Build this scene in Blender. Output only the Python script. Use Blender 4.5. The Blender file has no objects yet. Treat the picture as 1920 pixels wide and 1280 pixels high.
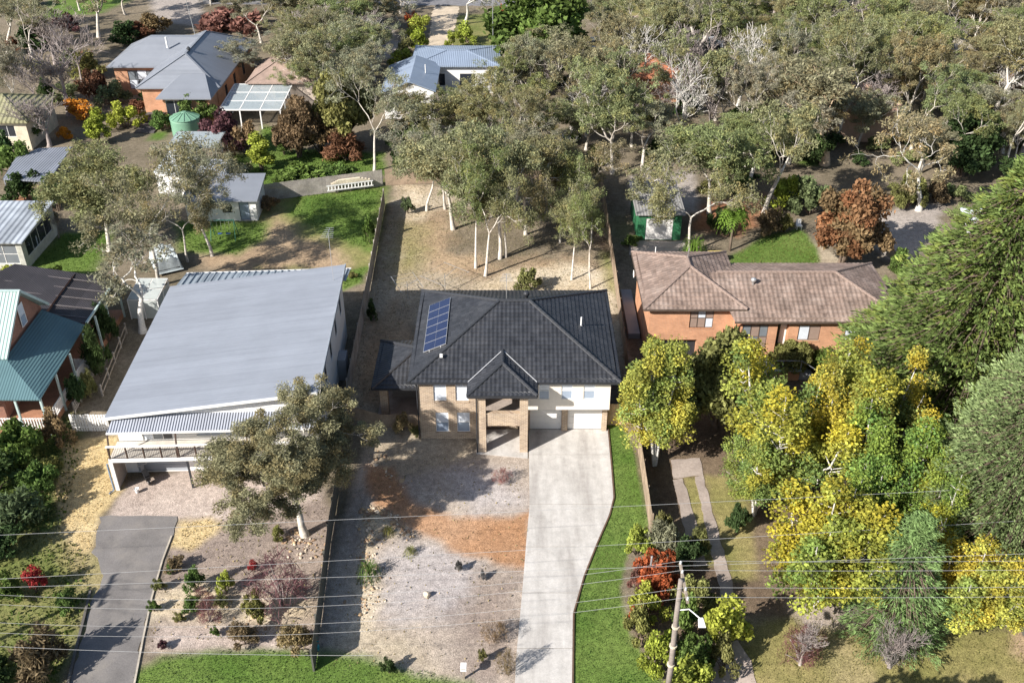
import bpy, bmesh, math, random, zlib
import numpy as np
from mathutils import Vector, Matrix
R = math.radians
random.seed(7)
# ------------------------------------------------------------------ camera, sky, sun, exposure
F, PITCH, CH = 1867.0, R(32.9), 44.5          # focal length in photo pixels, downward pitch, camera height (m)
scene = bpy.context.scene
col = scene.collection
cam_d = bpy.data.cameras.new('Camera'); cam_d.sensor_width = 36; cam_d.lens = 36 * F / 1920
cam_d.clip_start = 1; cam_d.clip_end = 5000
cam = bpy.data.objects.new('Camera', cam_d); col.objects.link(cam)
cam.location = (0, 0, CH); cam.rotation_euler = (R(90) - PITCH, 0, 0)
scene.camera = cam
SAZ, SEL = R(38), R(33)                        # shadows fall towards +X turned 38 deg to +Y
sd = Vector((math.cos(SAZ) * math.cos(SEL), math.sin(SAZ) * math.cos(SEL), -math.sin(SEL)))
world = bpy.data.worlds.new('World'); scene.world = world; world.use_nodes = True
wn = world.node_tree; wn.nodes.clear()
sky = wn.nodes.new('ShaderNodeTexSky'); sky.sky_type = 'NISHITA'; sky.sun_disc = False
sky.sun_elevation = SEL; sky.sun_rotation = math.atan2(-sd.x, -sd.y)
bg = wn.nodes.new('ShaderNodeBackground'); bg.inputs['Strength'].default_value = 0.08
wo = wn.nodes.new('ShaderNodeOutputWorld')
wn.links.new(sky.outputs[0], bg.inputs[0]); wn.links.new(bg.outputs[0], wo.inputs[0])
sl = bpy.data.lights.new('Sun', 'SUN'); sl.energy = 5.0; sl.angle = R(0.53); sl.color = (1, 0.95, 0.88)
so = bpy.data.objects.new('Sun', sl); col.objects.link(so); so.location = (-40, -30, 60)
so.rotation_euler = sd.to_track_quat('-Z', 'Y').to_euler()
vs = scene.view_settings; vs.view_transform = 'Standard'; vs.look = 'None'; vs.exposure = 0.88; vs.gamma = 1
vs.use_curve_mapping = False
# ------------------------------------------------------------------ pixels -> places
CP, SP = math.cos(PITCH), math.sin(PITCH)
def P(px, py, z=0.0):
    a = (px - 960) / F; b = -(py - 640) / F
    t = (z - CH) / (-SP + b * CP)
    return Vector((a * t, (CP + b * SP) * t, z))
def PX(x, y, z=0.0):
    zc = y * CP + (CH - z) * SP
    return 960 + F * x / zc, 640 - F * (y * SP - (CH - z) * CP) / zc
def ppm(y, z=0.0): return F / (y * CP + (CH - z) * SP)            # photo pixels per metre
def ztop(Y, py): return CH - Y * math.tan(PITCH + math.atan((py - 640) / F))
# ------------------------------------------------------------------ materials
MATS = {}
def _nt(name):
    m = bpy.data.materials.new(name); m.use_nodes = True; n = m.node_tree
    b = n.nodes['Principled BSDF']; return m, n, b
def nd(n, t, **kw):
    x = n.nodes.new(t)
    for k, v in kw.items(): setattr(x, k, v)
    return x
def ramp(n, stops):
    r = n.nodes.new('ShaderNodeValToRGB'); e = r.color_ramp.elements
    while len(e) < len(stops): e.new(0.5)
    for i, (p, c) in enumerate(stops):
        e[i].position = p; e[i].color = (*c, 1) if len(c) == 3 else c
    return r
def mix(n, mode, fac, a, b):
    m = n.nodes.new('ShaderNodeMix'); m.data_type = 'RGBA'; m.blend_type = mode
    for s, v in ((m.inputs['Factor'], fac), (m.inputs[6], a), (m.inputs[7], b)):
        if hasattr(v, 'is_linked'): n.links.new(v, s)
        elif isinstance(v, tuple): s.default_value = (*v, 1)
        else: s.default_value = v
    return m.outputs[2]
def noise(n, scale, detail=4, rough=0.6, vec=None):
    t = n.nodes.new('ShaderNodeTexNoise'); t.inputs['Scale'].default_value = scale
    t.inputs['Detail'].default_value = detail; t.inputs['Roughness'].default_value = rough
    if vec is None:
        tc = n.nodes.new('ShaderNodeTexCoord'); vec = tc.outputs['Object']
    n.links.new(vec, t.inputs['Vector']); return t.outputs['Fac']
def mat(name, c, rough=0.7, var=0.25, scale=1.2, fine=9.0, spec=0.3, metal=0.0, bump=0.0, attr=None, objcol=False, dirt=None):
    """painted / plain surface: colour with two scales of wear"""
    if name in MATS: return MATS[name]
    m, n, b = _nt(name)
    r1 = ramp(n, [(0.3, (1 - var,) * 3), (0.7, (1 + var * 0.6,) * 3)]); n.links.new(noise(n, scale), r1.inputs[0])
    r2 = ramp(n, [(0.3, (1 - var * 0.7,) * 3), (0.7, (1 + var * 0.5,) * 3)]); n.links.new(noise(n, fine, 3), r2.inputs[0])
    o = mix(n, 'MULTIPLY', 1.0, tuple(c), r1.outputs[0]); o = mix(n, 'MULTIPLY', 1.0, o, r2.outputs[0])
    if dirt:
        rd = ramp(n, [(0.48, (0, 0, 0)), (0.72, (1, 1, 1))]); n.links.new(noise(n, 0.55, 6, 0.7), rd.inputs[0])
        o = mix(n, 'MIX', rd.outputs[0], o, tuple(dirt))
    if attr:
        a = nd(n, 'ShaderNodeAttribute', attribute_name=attr); o = mix(n, 'MULTIPLY', 1.0, o, a.outputs['Color'])
    if objcol:
        a = nd(n, 'ShaderNodeObjectInfo'); o = mix(n, 'MULTIPLY', 1.0, o, a.outputs['Color'])
    n.links.new(o, b.inputs['Base Color'])
    b.inputs['Roughness'].default_value = rough; b.inputs['Specular IOR Level'].default_value = spec
    b.inputs['Metallic'].default_value = metal
    if bump:
        bp = nd(n, 'ShaderNodeBump'); bp.inputs['Strength'].default_value = bump; bp.inputs['Distance'].default_value = 0.03
        n.links.new(noise(n, fine, 5), bp.inputs['Height']); n.links.new(bp.outputs[0], b.inputs['Normal'])
    MATS[name] = m; return m
def brick_mat(name, c1, c2, mortar, sc=1.0):
    m, n, b = _nt(name)
    tc = nd(n, 'ShaderNodeTexCoord'); sx = nd(n, 'ShaderNodeSeparateXYZ'); n.links.new(tc.outputs['Object'], sx.inputs[0])
    ad = nd(n, 'ShaderNodeMath', operation='ADD'); n.links.new(sx.outputs[0], ad.inputs[0]); n.links.new(sx.outputs[1], ad.inputs[1])
    cb = nd(n, 'ShaderNodeCombineXYZ'); n.links.new(ad.outputs[0], cb.inputs[0]); n.links.new(sx.outputs[2], cb.inputs[1])
    t = nd(n, 'ShaderNodeTexBrick'); n.links.new(cb.outputs[0], t.inputs['Vector'])
    t.inputs['Scale'].default_value = 1; t.inputs['Brick Width'].default_value = 0.24 * sc; t.inputs['Row Height'].default_value = 0.086 * sc
    t.inputs['Mortar Size'].default_value = 0.009 * sc; t.inputs['Bias'].default_value = -0.1
    t.inputs['Color1'].default_value = (*c1, 1); t.inputs['Color2'].default_value = (*c2, 1); t.inputs['Mortar'].default_value = (*mortar, 1)
    r1 = ramp(n, [(0.3, (0.78,) * 3), (0.72, (1.14,) * 3)]); n.links.new(noise(n, 1.1, 6), r1.inputs[0])
    o = mix(n, 'MULTIPLY', 1.0, t.outputs['Color'], r1.outputs[0])
    n.links.new(o, b.inputs['Base Color']); b.inputs['Roughness'].default_value = 0.85
    bp = nd(n, 'ShaderNodeBump'); bp.inputs['Strength'].default_value = 0.6; bp.inputs['Distance'].default_value = 0.01; bp.invert = True
    n.links.new(t.outputs['Fac'], bp.inputs['Height']); n.links.new(bp.outputs[0], b.inputs['Normal'])
    MATS[name] = m; return m
def sheet_mat(name, c, axis, pitch=0.19, rough=0.45, var=0.1, metal=0.0, depth=0.03, seam=0.0):
    """profiled metal sheeting: ribs run across the given object axis"""
    m, n, b = _nt(name)
    tc = nd(n, 'ShaderNodeTexCoord'); sx = nd(n, 'ShaderNodeSeparateXYZ'); n.links.new(tc.outputs['Object'], sx.inputs[0])
    mu = nd(n, 'ShaderNodeMath', operation='MULTIPLY'); n.links.new(sx.outputs[axis], mu.inputs[0]); mu.inputs[1].default_value = 2 * math.pi / pitch
    sn = nd(n, 'ShaderNodeMath', operation='SINE'); n.links.new(mu.outputs[0], sn.inputs[0])
    bp = nd(n, 'ShaderNodeBump'); bp.inputs['Strength'].default_value = 0.7; bp.inputs['Distance'].default_value = depth
    n.links.new(sn.outputs[0], bp.inputs['Height']); n.links.new(bp.outputs[0], b.inputs['Normal'])
    # sheet-to-sheet tone (each sheet about 0.76 m wide) and weathering
    fl = nd(n, 'ShaderNodeMath', operation='SNAP'); n.links.new(sx.outputs[axis], fl.inputs[0]); fl.inputs[1].default_value = 0.76
    wn_ = nd(n, 'ShaderNodeTexWhiteNoise', noise_dimensions='1D'); n.links.new(fl.outputs[0], wn_.inputs['W'])
    r0 = ramp(n, [(0, (1 - var,) * 3), (1, (1 + var * .5,) * 3)]); n.links.new(wn_.outputs['Value'], r0.inputs[0])
    r1 = ramp(n, [(0.3, (1 - var,) * 3), (0.7, (1 + var,) * 3)]); n.links.new(noise(n, 0.5, 6, 0.65), r1.inputs[0])
    o = mix(n, 'MULTIPLY', 1.0, tuple(c), r0.outputs[0]); o = mix(n, 'MULTIPLY', 1.0, o, r1.outputs[0])
    if seam:
        fr = nd(n, 'ShaderNodeMath', operation='PINGPONG'); n.links.new(sx.outputs[axis], fr.inputs[0]); fr.inputs[1].default_value = 0.76
        rs = ramp(n, [(0.0, (1 - seam,) * 3), (0.06, (1,) * 3)]); n.links.new(fr.outputs[0], rs.inputs[0]); o = mix(n, 'MULTIPLY', 1.0, o, rs.outputs[0])
        mp = nd(n, 'ShaderNodeMapping'); mp.inputs['Scale'].default_value = (.12, 1.6, 1) if axis == 1 else (1.6, .12, 1); n.links.new(tc.outputs['Object'], mp.inputs['Vector'])
        rt_ = ramp(n, [(.42, (1,) * 3), (.7, (1 - seam * .9,) * 3)]); n.links.new(noise(n, 1.2, 6, .7, mp.outputs[0]), rt_.inputs[0]); o = mix(n, 'MULTIPLY', 1.0, o, rt_.outputs[0])
    n.links.new(o, b.inputs['Base Color']); b.inputs['Roughness'].default_value = rough
    b.inputs['Metallic'].default_value = metal; b.inputs['Specular IOR Level'].default_value = 0.35
    MATS[name] = m; return m
def leaf_mat():
    m, n, b = _nt('foliage')
    a = nd(n, 'ShaderNodeAttribute', attribute_name='Col'); oi = nd(n, 'ShaderNodeObjectInfo')
    o = mix(n, 'MULTIPLY', 1.0, a.outputs['Color'], oi.outputs['Color'])
    n.links.new(o, b.inputs['Base Color']); b.inputs['Roughness'].default_value = 0.7; b.inputs['Specular IOR Level'].default_value = 0.12
    t = nd(n, 'ShaderNodeBsdfTranslucent'); n.links.new(o, t.inputs['Color'])
    ms = nd(n, 'ShaderNodeMixShader'); ms.inputs[0].default_value = 0.3
    n.links.new(b.outputs[0], ms.inputs[1]); n.links.new(t.outputs[0], ms.inputs[2])
    n.links.new(ms.outputs[0], n.nodes['Material Output'].inputs['Surface'])
    MATS['foliage'] = m; return m
def glass_mat(name, c, rough=0.08, alpha=1.0):
    if name in MATS: return MATS[name]
    m, n, b = _nt(name); b.inputs['Roughness'].default_value = rough
    r1 = ramp(n, [(0.35, tuple(x * 0.9 for x in c)), (0.65, tuple(c))]); n.links.new(noise(n, 2.5, 3), r1.inputs[0])
    n.links.new(r1.outputs[0], b.inputs['Base Color']); b.inputs['Specular IOR Level'].default_value = 0.6
    b.inputs['Alpha'].default_value = alpha
    MATS[name] = m; return m
# ------------------------------------------------------------------ mesh building
INV = {}
def tag(o, label=None, cat=None, group=None, kind=None):
    if label: o['label'] = label
    if cat: o['category'] = cat
    if group: o['group'] = group
    if kind: o['kind'] = kind
    return o
def thing(name, label, cat, loc=(0, 0, 0), rz=0.0, group=None):
    o = bpy.data.objects.new(name, None); o.empty_display_size = 0.3
    o.location = loc; o.rotation_euler = (0, 0, rz); col.objects.link(o)
    INV[o] = (Matrix.Translation(Vector(loc)) @ Matrix.Rotation(rz, 4, 'Z')).inverted()
    return tag(o, label, cat, group)
def root_inv(p):
    while p is not None and p not in INV: p = p.parent
    return INV.get(p) if p is not None else None
class MB:
    def __init__(s): s.v = []; s.f = []; s.m = []; s.mi = 0
    def poly(s, pts, flip=False):
        i = len(s.v); s.v += [tuple(p) for p in pts]; r = list(range(i, i + len(pts)))
        s.f.append(r[::-1] if flip else r); s.m.append(s.mi); return s
    def box(s, x0, y0, z0, x1, y1, z1):
        return s.hexa([(x0, y0, z0), (x1, y0, z0), (x1, y1, z0), (x0, y1, z0), (x0, y0, z1), (x1, y0, z1), (x1, y1, z1), (x0, y1, z1)])
    def hexa(s, c):
        i = len(s.v); s.v += [tuple(p) for p in c]
        for q in ((0, 3, 2, 1), (4, 5, 6, 7), (0, 1, 5, 4), (1, 2, 6, 5), (2, 3, 7, 6), (3, 0, 4, 7)):
            s.f.append([i + k for k in q]); s.m.append(s.mi)
        return s
    def bar(s, a, b, w, h=None, up=(0, 0, 1)):
        """box from a to b, width w, height h (centred)"""
        a = Vector(a); b = Vector(b); h = w if h is None else h; d = (b - a)
        if d.length < 1e-6: return s
        d.normalize(); up = Vector(up)
        if abs(d.dot(up)) > 0.98: up = Vector((0, 1, 0))
        sx = d.cross(up).normalized() * (w / 2); uz = sx.cross(d).normalized() * (h / 2)
        return s.hexa([a - sx - uz, a + sx - uz, b + sx - uz, b - sx - uz, a - sx + uz, a + sx + uz, b + sx + uz, b - sx + uz])
    def prism(s, pts, z0, z1):
        """vertical extrusion of a ccw outline [(x, y)]"""
        n = len(pts); i = len(s.v)
        s.v += [(p[0], p[1], z0) for p in pts] + [(p[0], p[1], z1) for p in pts]
        s.f.append([i + k for k in range(n)][::-1]); s.m.append(s.mi)
        s.f.append([i + n + k for k in range(n)]); s.m.append(s.mi)
        for k in range(n):
            s.f.append([i + k, i + (k + 1) % n, i + n + (k + 1) % n, i + n + k]); s.m.append(s.mi)
        return s
    def slab(s, pts, t):
        """a sloping polygon given thickness t downwards"""
        n = len(pts); i = len(s.v)
        s.v += [tuple(p) for p in pts] + [(p[0], p[1], p[2] - t) for p in pts]
        s.f.append([i + k for k in range(n)]); s.m.append(s.mi)
        s.f.append([i + n + k for k in range(n)][::-1]); s.m.append(s.mi)
        for k in range(n):
            s.f.append([i + k, i + n + k, i + n + (k + 1) % n, i + (k + 1) % n]); s.m.append(s.mi)
        return s
    def tube(s, pts, rad, n=6, cap=True):
        pts = [Vector(p) for p in pts]; base = len(s.v)
        if not hasattr(rad, '__len__'): rad = [rad] * len(pts)
        ref = Vector((0.31, 0.87, 0.39)).normalized()
        for k, p in enumerate(pts):
            d = (pts[min(k + 1, len(pts) - 1)] - pts[max(k - 1, 0)]).normalized()
            a = d.cross(ref)
            if a.length < 0.1: a = d.cross(Vector((1, 0, 0)))
            a.normalize(); b = d.cross(a)
            for j in range(n):
                t = 2 * math.pi * j / n; s.v.append(tuple(p + (a * math.cos(t) + b * math.sin(t)) * rad[k]))
        for k in range(len(pts) - 1):
            for j in range(n):
                q = base + k * n; s.f.append([q + j, q + (j + 1) % n, q + n + (j + 1) % n, q + n + j][::-1]); s.m.append(s.mi)
        if cap:
            s.f.append([base + j for j in range(n)]); s.m.append(s.mi)
            q = base + (len(pts) - 1) * n; s.f.append([q + j for j in range(n)][::-1]); s.m.append(s.mi)
        return s
    def lathe(s, prof, n=20, c=(0, 0)):
        base = len(s.v)
        for r, z in prof:
            for j in range(n):
                t = 2 * math.pi * j / n; s.v.append((c[0] + r * math.cos(t), c[1] + r * math.sin(t), z))
        for k in range(len(prof) - 1):
            for j in range(n):
                q = base + k * n; s.f.append([q + j, q + (j + 1) % n, q + n + (j + 1) % n, q + n + j]); s.m.append(s.mi)
        s.f.append([base + (len(prof) - 1) * n + j for j in range(n)]); s.m.append(s.mi)
        return s
    def wall(s, O, U, N, w, h, ops=(), t=0.12):
        """flat wall face: O lower-left corner seen from outside, U along it, N outwards, openings (u0,u1,z0,z1) with reveals"""
        O = Vector(O); U = Vector(U).normalized(); N = Vector(N).normalized(); Z = Vector((0, 0, 1))
        us = sorted({0, w, *[x for o in ops for x in o[:2]]}); zs = sorted({0, h, *[x for o in ops for x in o[2:4]]})
        pt = lambda u, z, d=0: O + U * u + Z * z - N * d
        for i in range(len(us) - 1):
            for j in range(len(zs) - 1):
                cu, cz = (us[i] + us[i + 1]) / 2, (zs[j] + zs[j + 1]) / 2
                if any(o[0] < cu < o[1] and o[2] < cz < o[3] for o in ops): continue
                s.poly([pt(us[i], zs[j]), pt(us[i + 1], zs[j]), pt(us[i + 1], zs[j + 1]), pt(us[i], zs[j + 1])])
        for o in ops:
            a, b, c, d = o[:4]; tt = o[4] if len(o) > 4 else t
            s.poly([pt(a, c), pt(a, d), pt(a, d, tt), pt(a, c, tt)]); s.poly([pt(b, c), pt(b, c, tt), pt(b, d, tt), pt(b, d)])
            s.poly([pt(a, c), pt(a, c, tt), pt(b, c, tt), pt(b, c)]); s.poly([pt(a, d), pt(b, d), pt(b, d, tt), pt(a, d, tt)])
        return s
    def mesh(s, name, mats, smooth=False, inv=None):
        me = bpy.data.meshes.new(name); v = s.v
        if inv is not None: v = [tuple(inv @ Vector(p)) for p in v]
        me.from_pydata(v, [], s.f); me.update()
        for m in (mats if isinstance(mats, (list, tuple)) else [mats]): me.materials.append(m)
        if max(s.m, default=0): me.polygons.foreach_set('material_index', s.m)
        if smooth: me.polygons.foreach_set('use_smooth', [True] * len(s.f))
        return me
    def build(s, name, mats, parent=None, smooth=False, local=False, kind=None):
        me = s.mesh(name, mats, smooth, None if local else root_inv(parent))
        return link(name, me, parent, kind)
def link(name, me, parent=None, kind=None):
    o = bpy.data.objects.new(name, me); col.objects.link(o)
    if parent: o.parent = parent
    if kind: o['kind'] = kind
    return o
def window(parent, O, U, N, w, h, cols=1, rows=2, frame=None, pane=None, depth=0.1, sill=None, fw=0.05, name='window'):
    """a window set back by depth in its opening: frame, panes (children), optional sill"""
    O = Vector(O); U = Vector(U).normalized(); N = Vector(N).normalized(); Z = Vector((0, 0, 1)); O = O - N * depth
    def bx(mb, u0, u1, z0, z1, d0, d1):
        q = [O + U * u + Z * z + N * d for z in (z0, z1) for (u, d) in ((u0, d1), (u1, d1), (u1, d0), (u0, d0))]
        mb.hexa(q)
    m = MB()
    for k in range(cols + 1):
        u = w * k / cols; bx(m, max(0, u - fw / 2), min(w, u + fw / 2) if k else fw, 0, h, 0.0, 0.05) if 0 < k < cols else bx(m, (0 if k == 0 else w - fw), (fw if k == 0 else w), 0, h, 0, 0.05)
    for k in range(rows + 1):
        z = h * k / rows; z0 = 0 if k == 0 else (h - fw if k == rows else z - fw / 2)
        bx(m, fw, w - fw, z0, z0 + fw, 0.003, 0.047)
    wd = m.build(name, frame, parent)
    for i in range(cols):
        for j in range(rows):
            m = MB(); bx(m, w * i / cols + fw * .6, w * (i + 1) / cols - fw * .6, h * j / rows + fw * .6, h * (j + 1) / rows - fw * .6, 0.012, 0.025)
            m.build('pane', pane[(i + j) % len(pane)] if isinstance(pane, list) else pane, wd)
    if sill:
        m = MB(); O2 = O + N * depth
        q = [O2 + U * u + Z * z + N * d for z in (-0.09, 0.0) for (u, d) in ((-0.04, 0.05), (w + 0.04, 0.05), (w + 0.04, -0.02), (-0.04, -0.02))]
        m.hexa(q); m.build('sill', sill, wd)
    return wd
# ------------------------------------------------------------------ tiled roofs
def tile_slope(parent, poly, mt, tw=0.3, cl=0.34, amp=0.035, step=0.04, name='roof_tiles', seed=1):
    """tiled slope: poly = [eave left, eave right, ... ] seen from outside; one wavy, stepped sheet of tile courses"""
    rng = np.random.default_rng(seed); p = [Vector(q) for q in poly]
    u = (p[1] - p[0]).normalized(); nrm = u.cross(p[2] - p[0]).normalized(); v = nrm.cross(u)
    q2 = [((q - p[0]).dot(u), (q - p[0]).dot(v)) for q in p]; vmax = max(b for a, b in q2)
    def span(vv):
        xs = []
        for k in range(len(q2)):
            (a, b), (c, d) = q2[k], q2[(k + 1) % len(q2)]
            if abs(b - d) < 1e-9:
                if abs(vv - b) < 1e-6: xs += [a, c]
            elif min(b, d) - 1e-9 <= vv <= max(b, d) + 1e-9: xs.append(a + (c - a) * (vv - b) / (d - b))
        return (min(xs), max(xs)) if xs else (0, 0)
    umin = min(a for a, b in q2); umax = max(a for a, b in q2); k0 = math.floor(umin / tw * 4); k1 = math.ceil(umax / tw * 4)
    us = np.arange(k0, k1 + 1) * tw / 4; V = []; Fc = []; C = []; nrow = math.ceil(vmax / cl); K = len(us)
    for j in range(nrow):
        vb, vt = j * cl, min((j + 1) * cl, vmax); off = len(V); tone = rng.uniform(0.8, 1.2, K // 4 + 3)
        for (vv, hs) in ((vb, step), (vt, step * (1 - (vt - vb) / cl))):
            a, b = span(min(vv, vmax - 1e-6)); 
            for k, x in enumerate(us):
                xc = min(max(x, a), b); h = amp * (0.5 + 0.5 * math.cos(2 * math.pi * xc / tw)) + hs
                V.append(p[0] + u * xc + v * vv + nrm * h); tn = tone[k // 4]; C.append((tn, tn, tn, 1))
        for k in range(K - 1):
            q = [off + k, off + k + 1, off + K + k + 1, off + K + k]
            if (V[q[0]] - V[q[1]]).length > 1e-4 or (V[q[2]] - V[q[3]]).length > 1e-4:
                Fc.append(q)
                if j: Fc.append([off - K + k, off - K + k + 1, off + k + 1, off + k])
                else:
                    i0 = len(V); V.append(V[q[0]] - nrm * (step + amp + .02)); V.append(V[q[1]] - nrm * (step + amp + .02)); C += [(1, 1, 1, 1)] * 2
                    Fc.append([i0, i0 + 1, q[1], q[0]])
    inv = root_inv(parent); me = bpy.data.meshes.new(name)
    me.from_pydata([tuple(inv @ x) for x in V], [], Fc); me.update(); me.materials.append(mt)
    at = me.color_attributes.new('Col', 'FLOAT_COLOR', 'POINT'); at.data.foreach_set('color', np.array(C, dtype=np.float32).ravel())
    return link(name, me, parent, 'stuff')
CAPM = {}
def caps(parent, a, b, mt, w=0.13, ln=0.42, lift=0.07, name='ridge_cap'):
    """overlapping ridge caps, one object each"""
    a = Vector(a); b = Vector(b); d = b - a; L = d.length; n = max(1, round(L / ln)); d.normalize()
    key = (mt.name, w, ln)
    if key not in CAPM:
        m = MB(); pr = [(-w, -0.06), (-w * .75, 0.03), (0, 0.075), (w * .75, 0.03), (w, -0.06)]
        for k in range(4):
            (x0, z0), (x1, z1) = pr[k], pr[k + 1]
            m.poly([(x0, 0, z0 + .02), (x1, 0, z1 + .02), (x1, ln * 1.08, z1), (x0, ln * 1.08, z0)][::-1])
        m.poly([(x, 0, z + .02) for x, z in pr][::-1])
        CAPM[key] = m.mesh('ridge_cap', mt)
    inv = root_inv(parent); x = d.cross(Vector((0, 0, 1))).normalized(); z = x.cross(d)
    rot = Matrix((x, d, z)).transposed().to_4x4()
    for k in range(n):
        o = link(name, CAPM[key], parent); o.matrix_local = inv @ (Matrix.Translation(a + d * (L * k / n) + Vector((0, 0, lift))) @ rot)
# ------------------------------------------------------------------ value noise
def vnoise(x, y, s, seed=0):
    x = np.asarray(x) / s; y = np.asarray(y) / s; xi = np.floor(x).astype(np.int64); yi = np.floor(y).astype(np.int64); fx = x - xi; fy = y - yi
    fx = fx * fx * (3 - 2 * fx); fy = fy * fy * (3 - 2 * fy)
    def h(i, j):
        n = (i * 374761393 + j * 668265263 + seed * 1442695041) & 0xffffffff
        n = ((n ^ (n >> 13)) * 1274126177) & 0xffffffff; n = n ^ (n >> 16); return (n & 0xffff) / 65535.0
    return (h(xi, yi) * (1 - fx) + h(xi + 1, yi) * fx) * (1 - fy) + (h(xi, yi + 1) * (1 - fx) + h(xi + 1, yi + 1) * fx) * fy
def fbm(x, y, s, seed=0): return 0.5 * vnoise(x, y, s, seed) + 0.3 * vnoise(x, y, s / 2.3, seed + 1) + 0.2 * vnoise(x, y, s / 5.1, seed + 2)
def sdist(X, Y, pts):
    """signed distance to polygon (positive inside)"""
    ins = np.zeros(X.shape, bool); dm = np.full(X.shape, 1e9)
    for k in range(len(pts)):
        ax, ay = pts[k][:2]; bx_, by_ = pts[(k + 1) % len(pts)][:2]; dx, dy = bx_ - ax, by_ - ay
        t = np.clip(((X - ax) * dx + (Y - ay) * dy) / (dx * dx + dy * dy + 1e-12), 0, 1)
        dm = np.minimum(dm, (X - ax - t * dx) ** 2 + (Y - ay - t * dy) ** 2)
        c = ((ay > Y) != (by_ > Y)) & (X < (bx_ - ax) * (Y - ay) / (by_ - ay + 1e-12) + ax); ins ^= c
    d = np.sqrt(dm); return np.where(ins, d, -d)
# ------------------------------------------------------------------ ground (one sheet to the horizon)
GC = {  # real soil / turf colours, two tones each, and speckle
 'litter': ((.15, .125, .085), (.25, .205, .15), .5), 'lawn': ((.085, .150, .028), (.145, .205, .050), .35),
 'rough': ((.13, .155, .045), (.27, .24, .105), .5), 'drygrass': ((.33, .27, .14), (.24, .22, .095), .4),
 'straw': ((.50, .375, .19), (.58, .46, .26), .3), 'mulch': ((.23, .185, .16), (.33, .265, .22), .6),
 'pale': ((.355, .295, .245), (.455, .385, .32), .6), 'lilac': ((.39, .35, .335), (.47, .425, .40), .6), 'gravel': ((.40, .325, .28), (.50, .42, .365), .6),
 'red': ((.37, .20, .105), (.44, .27, .165), .35), 'sand': ((.50, .40, .27), (.60, .52, .40), .4), 'tan': ((.33, .265, .19), (.46, .39, .29), .45),
 'dirt': ((.30, .215, .14), (.42, .31, .20), .5), 'rust': ((.33, .15, .075), (.26, .16, .10), .4), 'olive': ((.20, .19, .065), (.30, .25, .11), .4),
 'paving': ((.33, .29, .26), (.42, .37, .33), .3), 'darkgreen': ((.045, .075, .018), (.09, .12, .035), .4), 'earth': ((.12, .085, .06), (.2, .15, .10), .4)}
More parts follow.
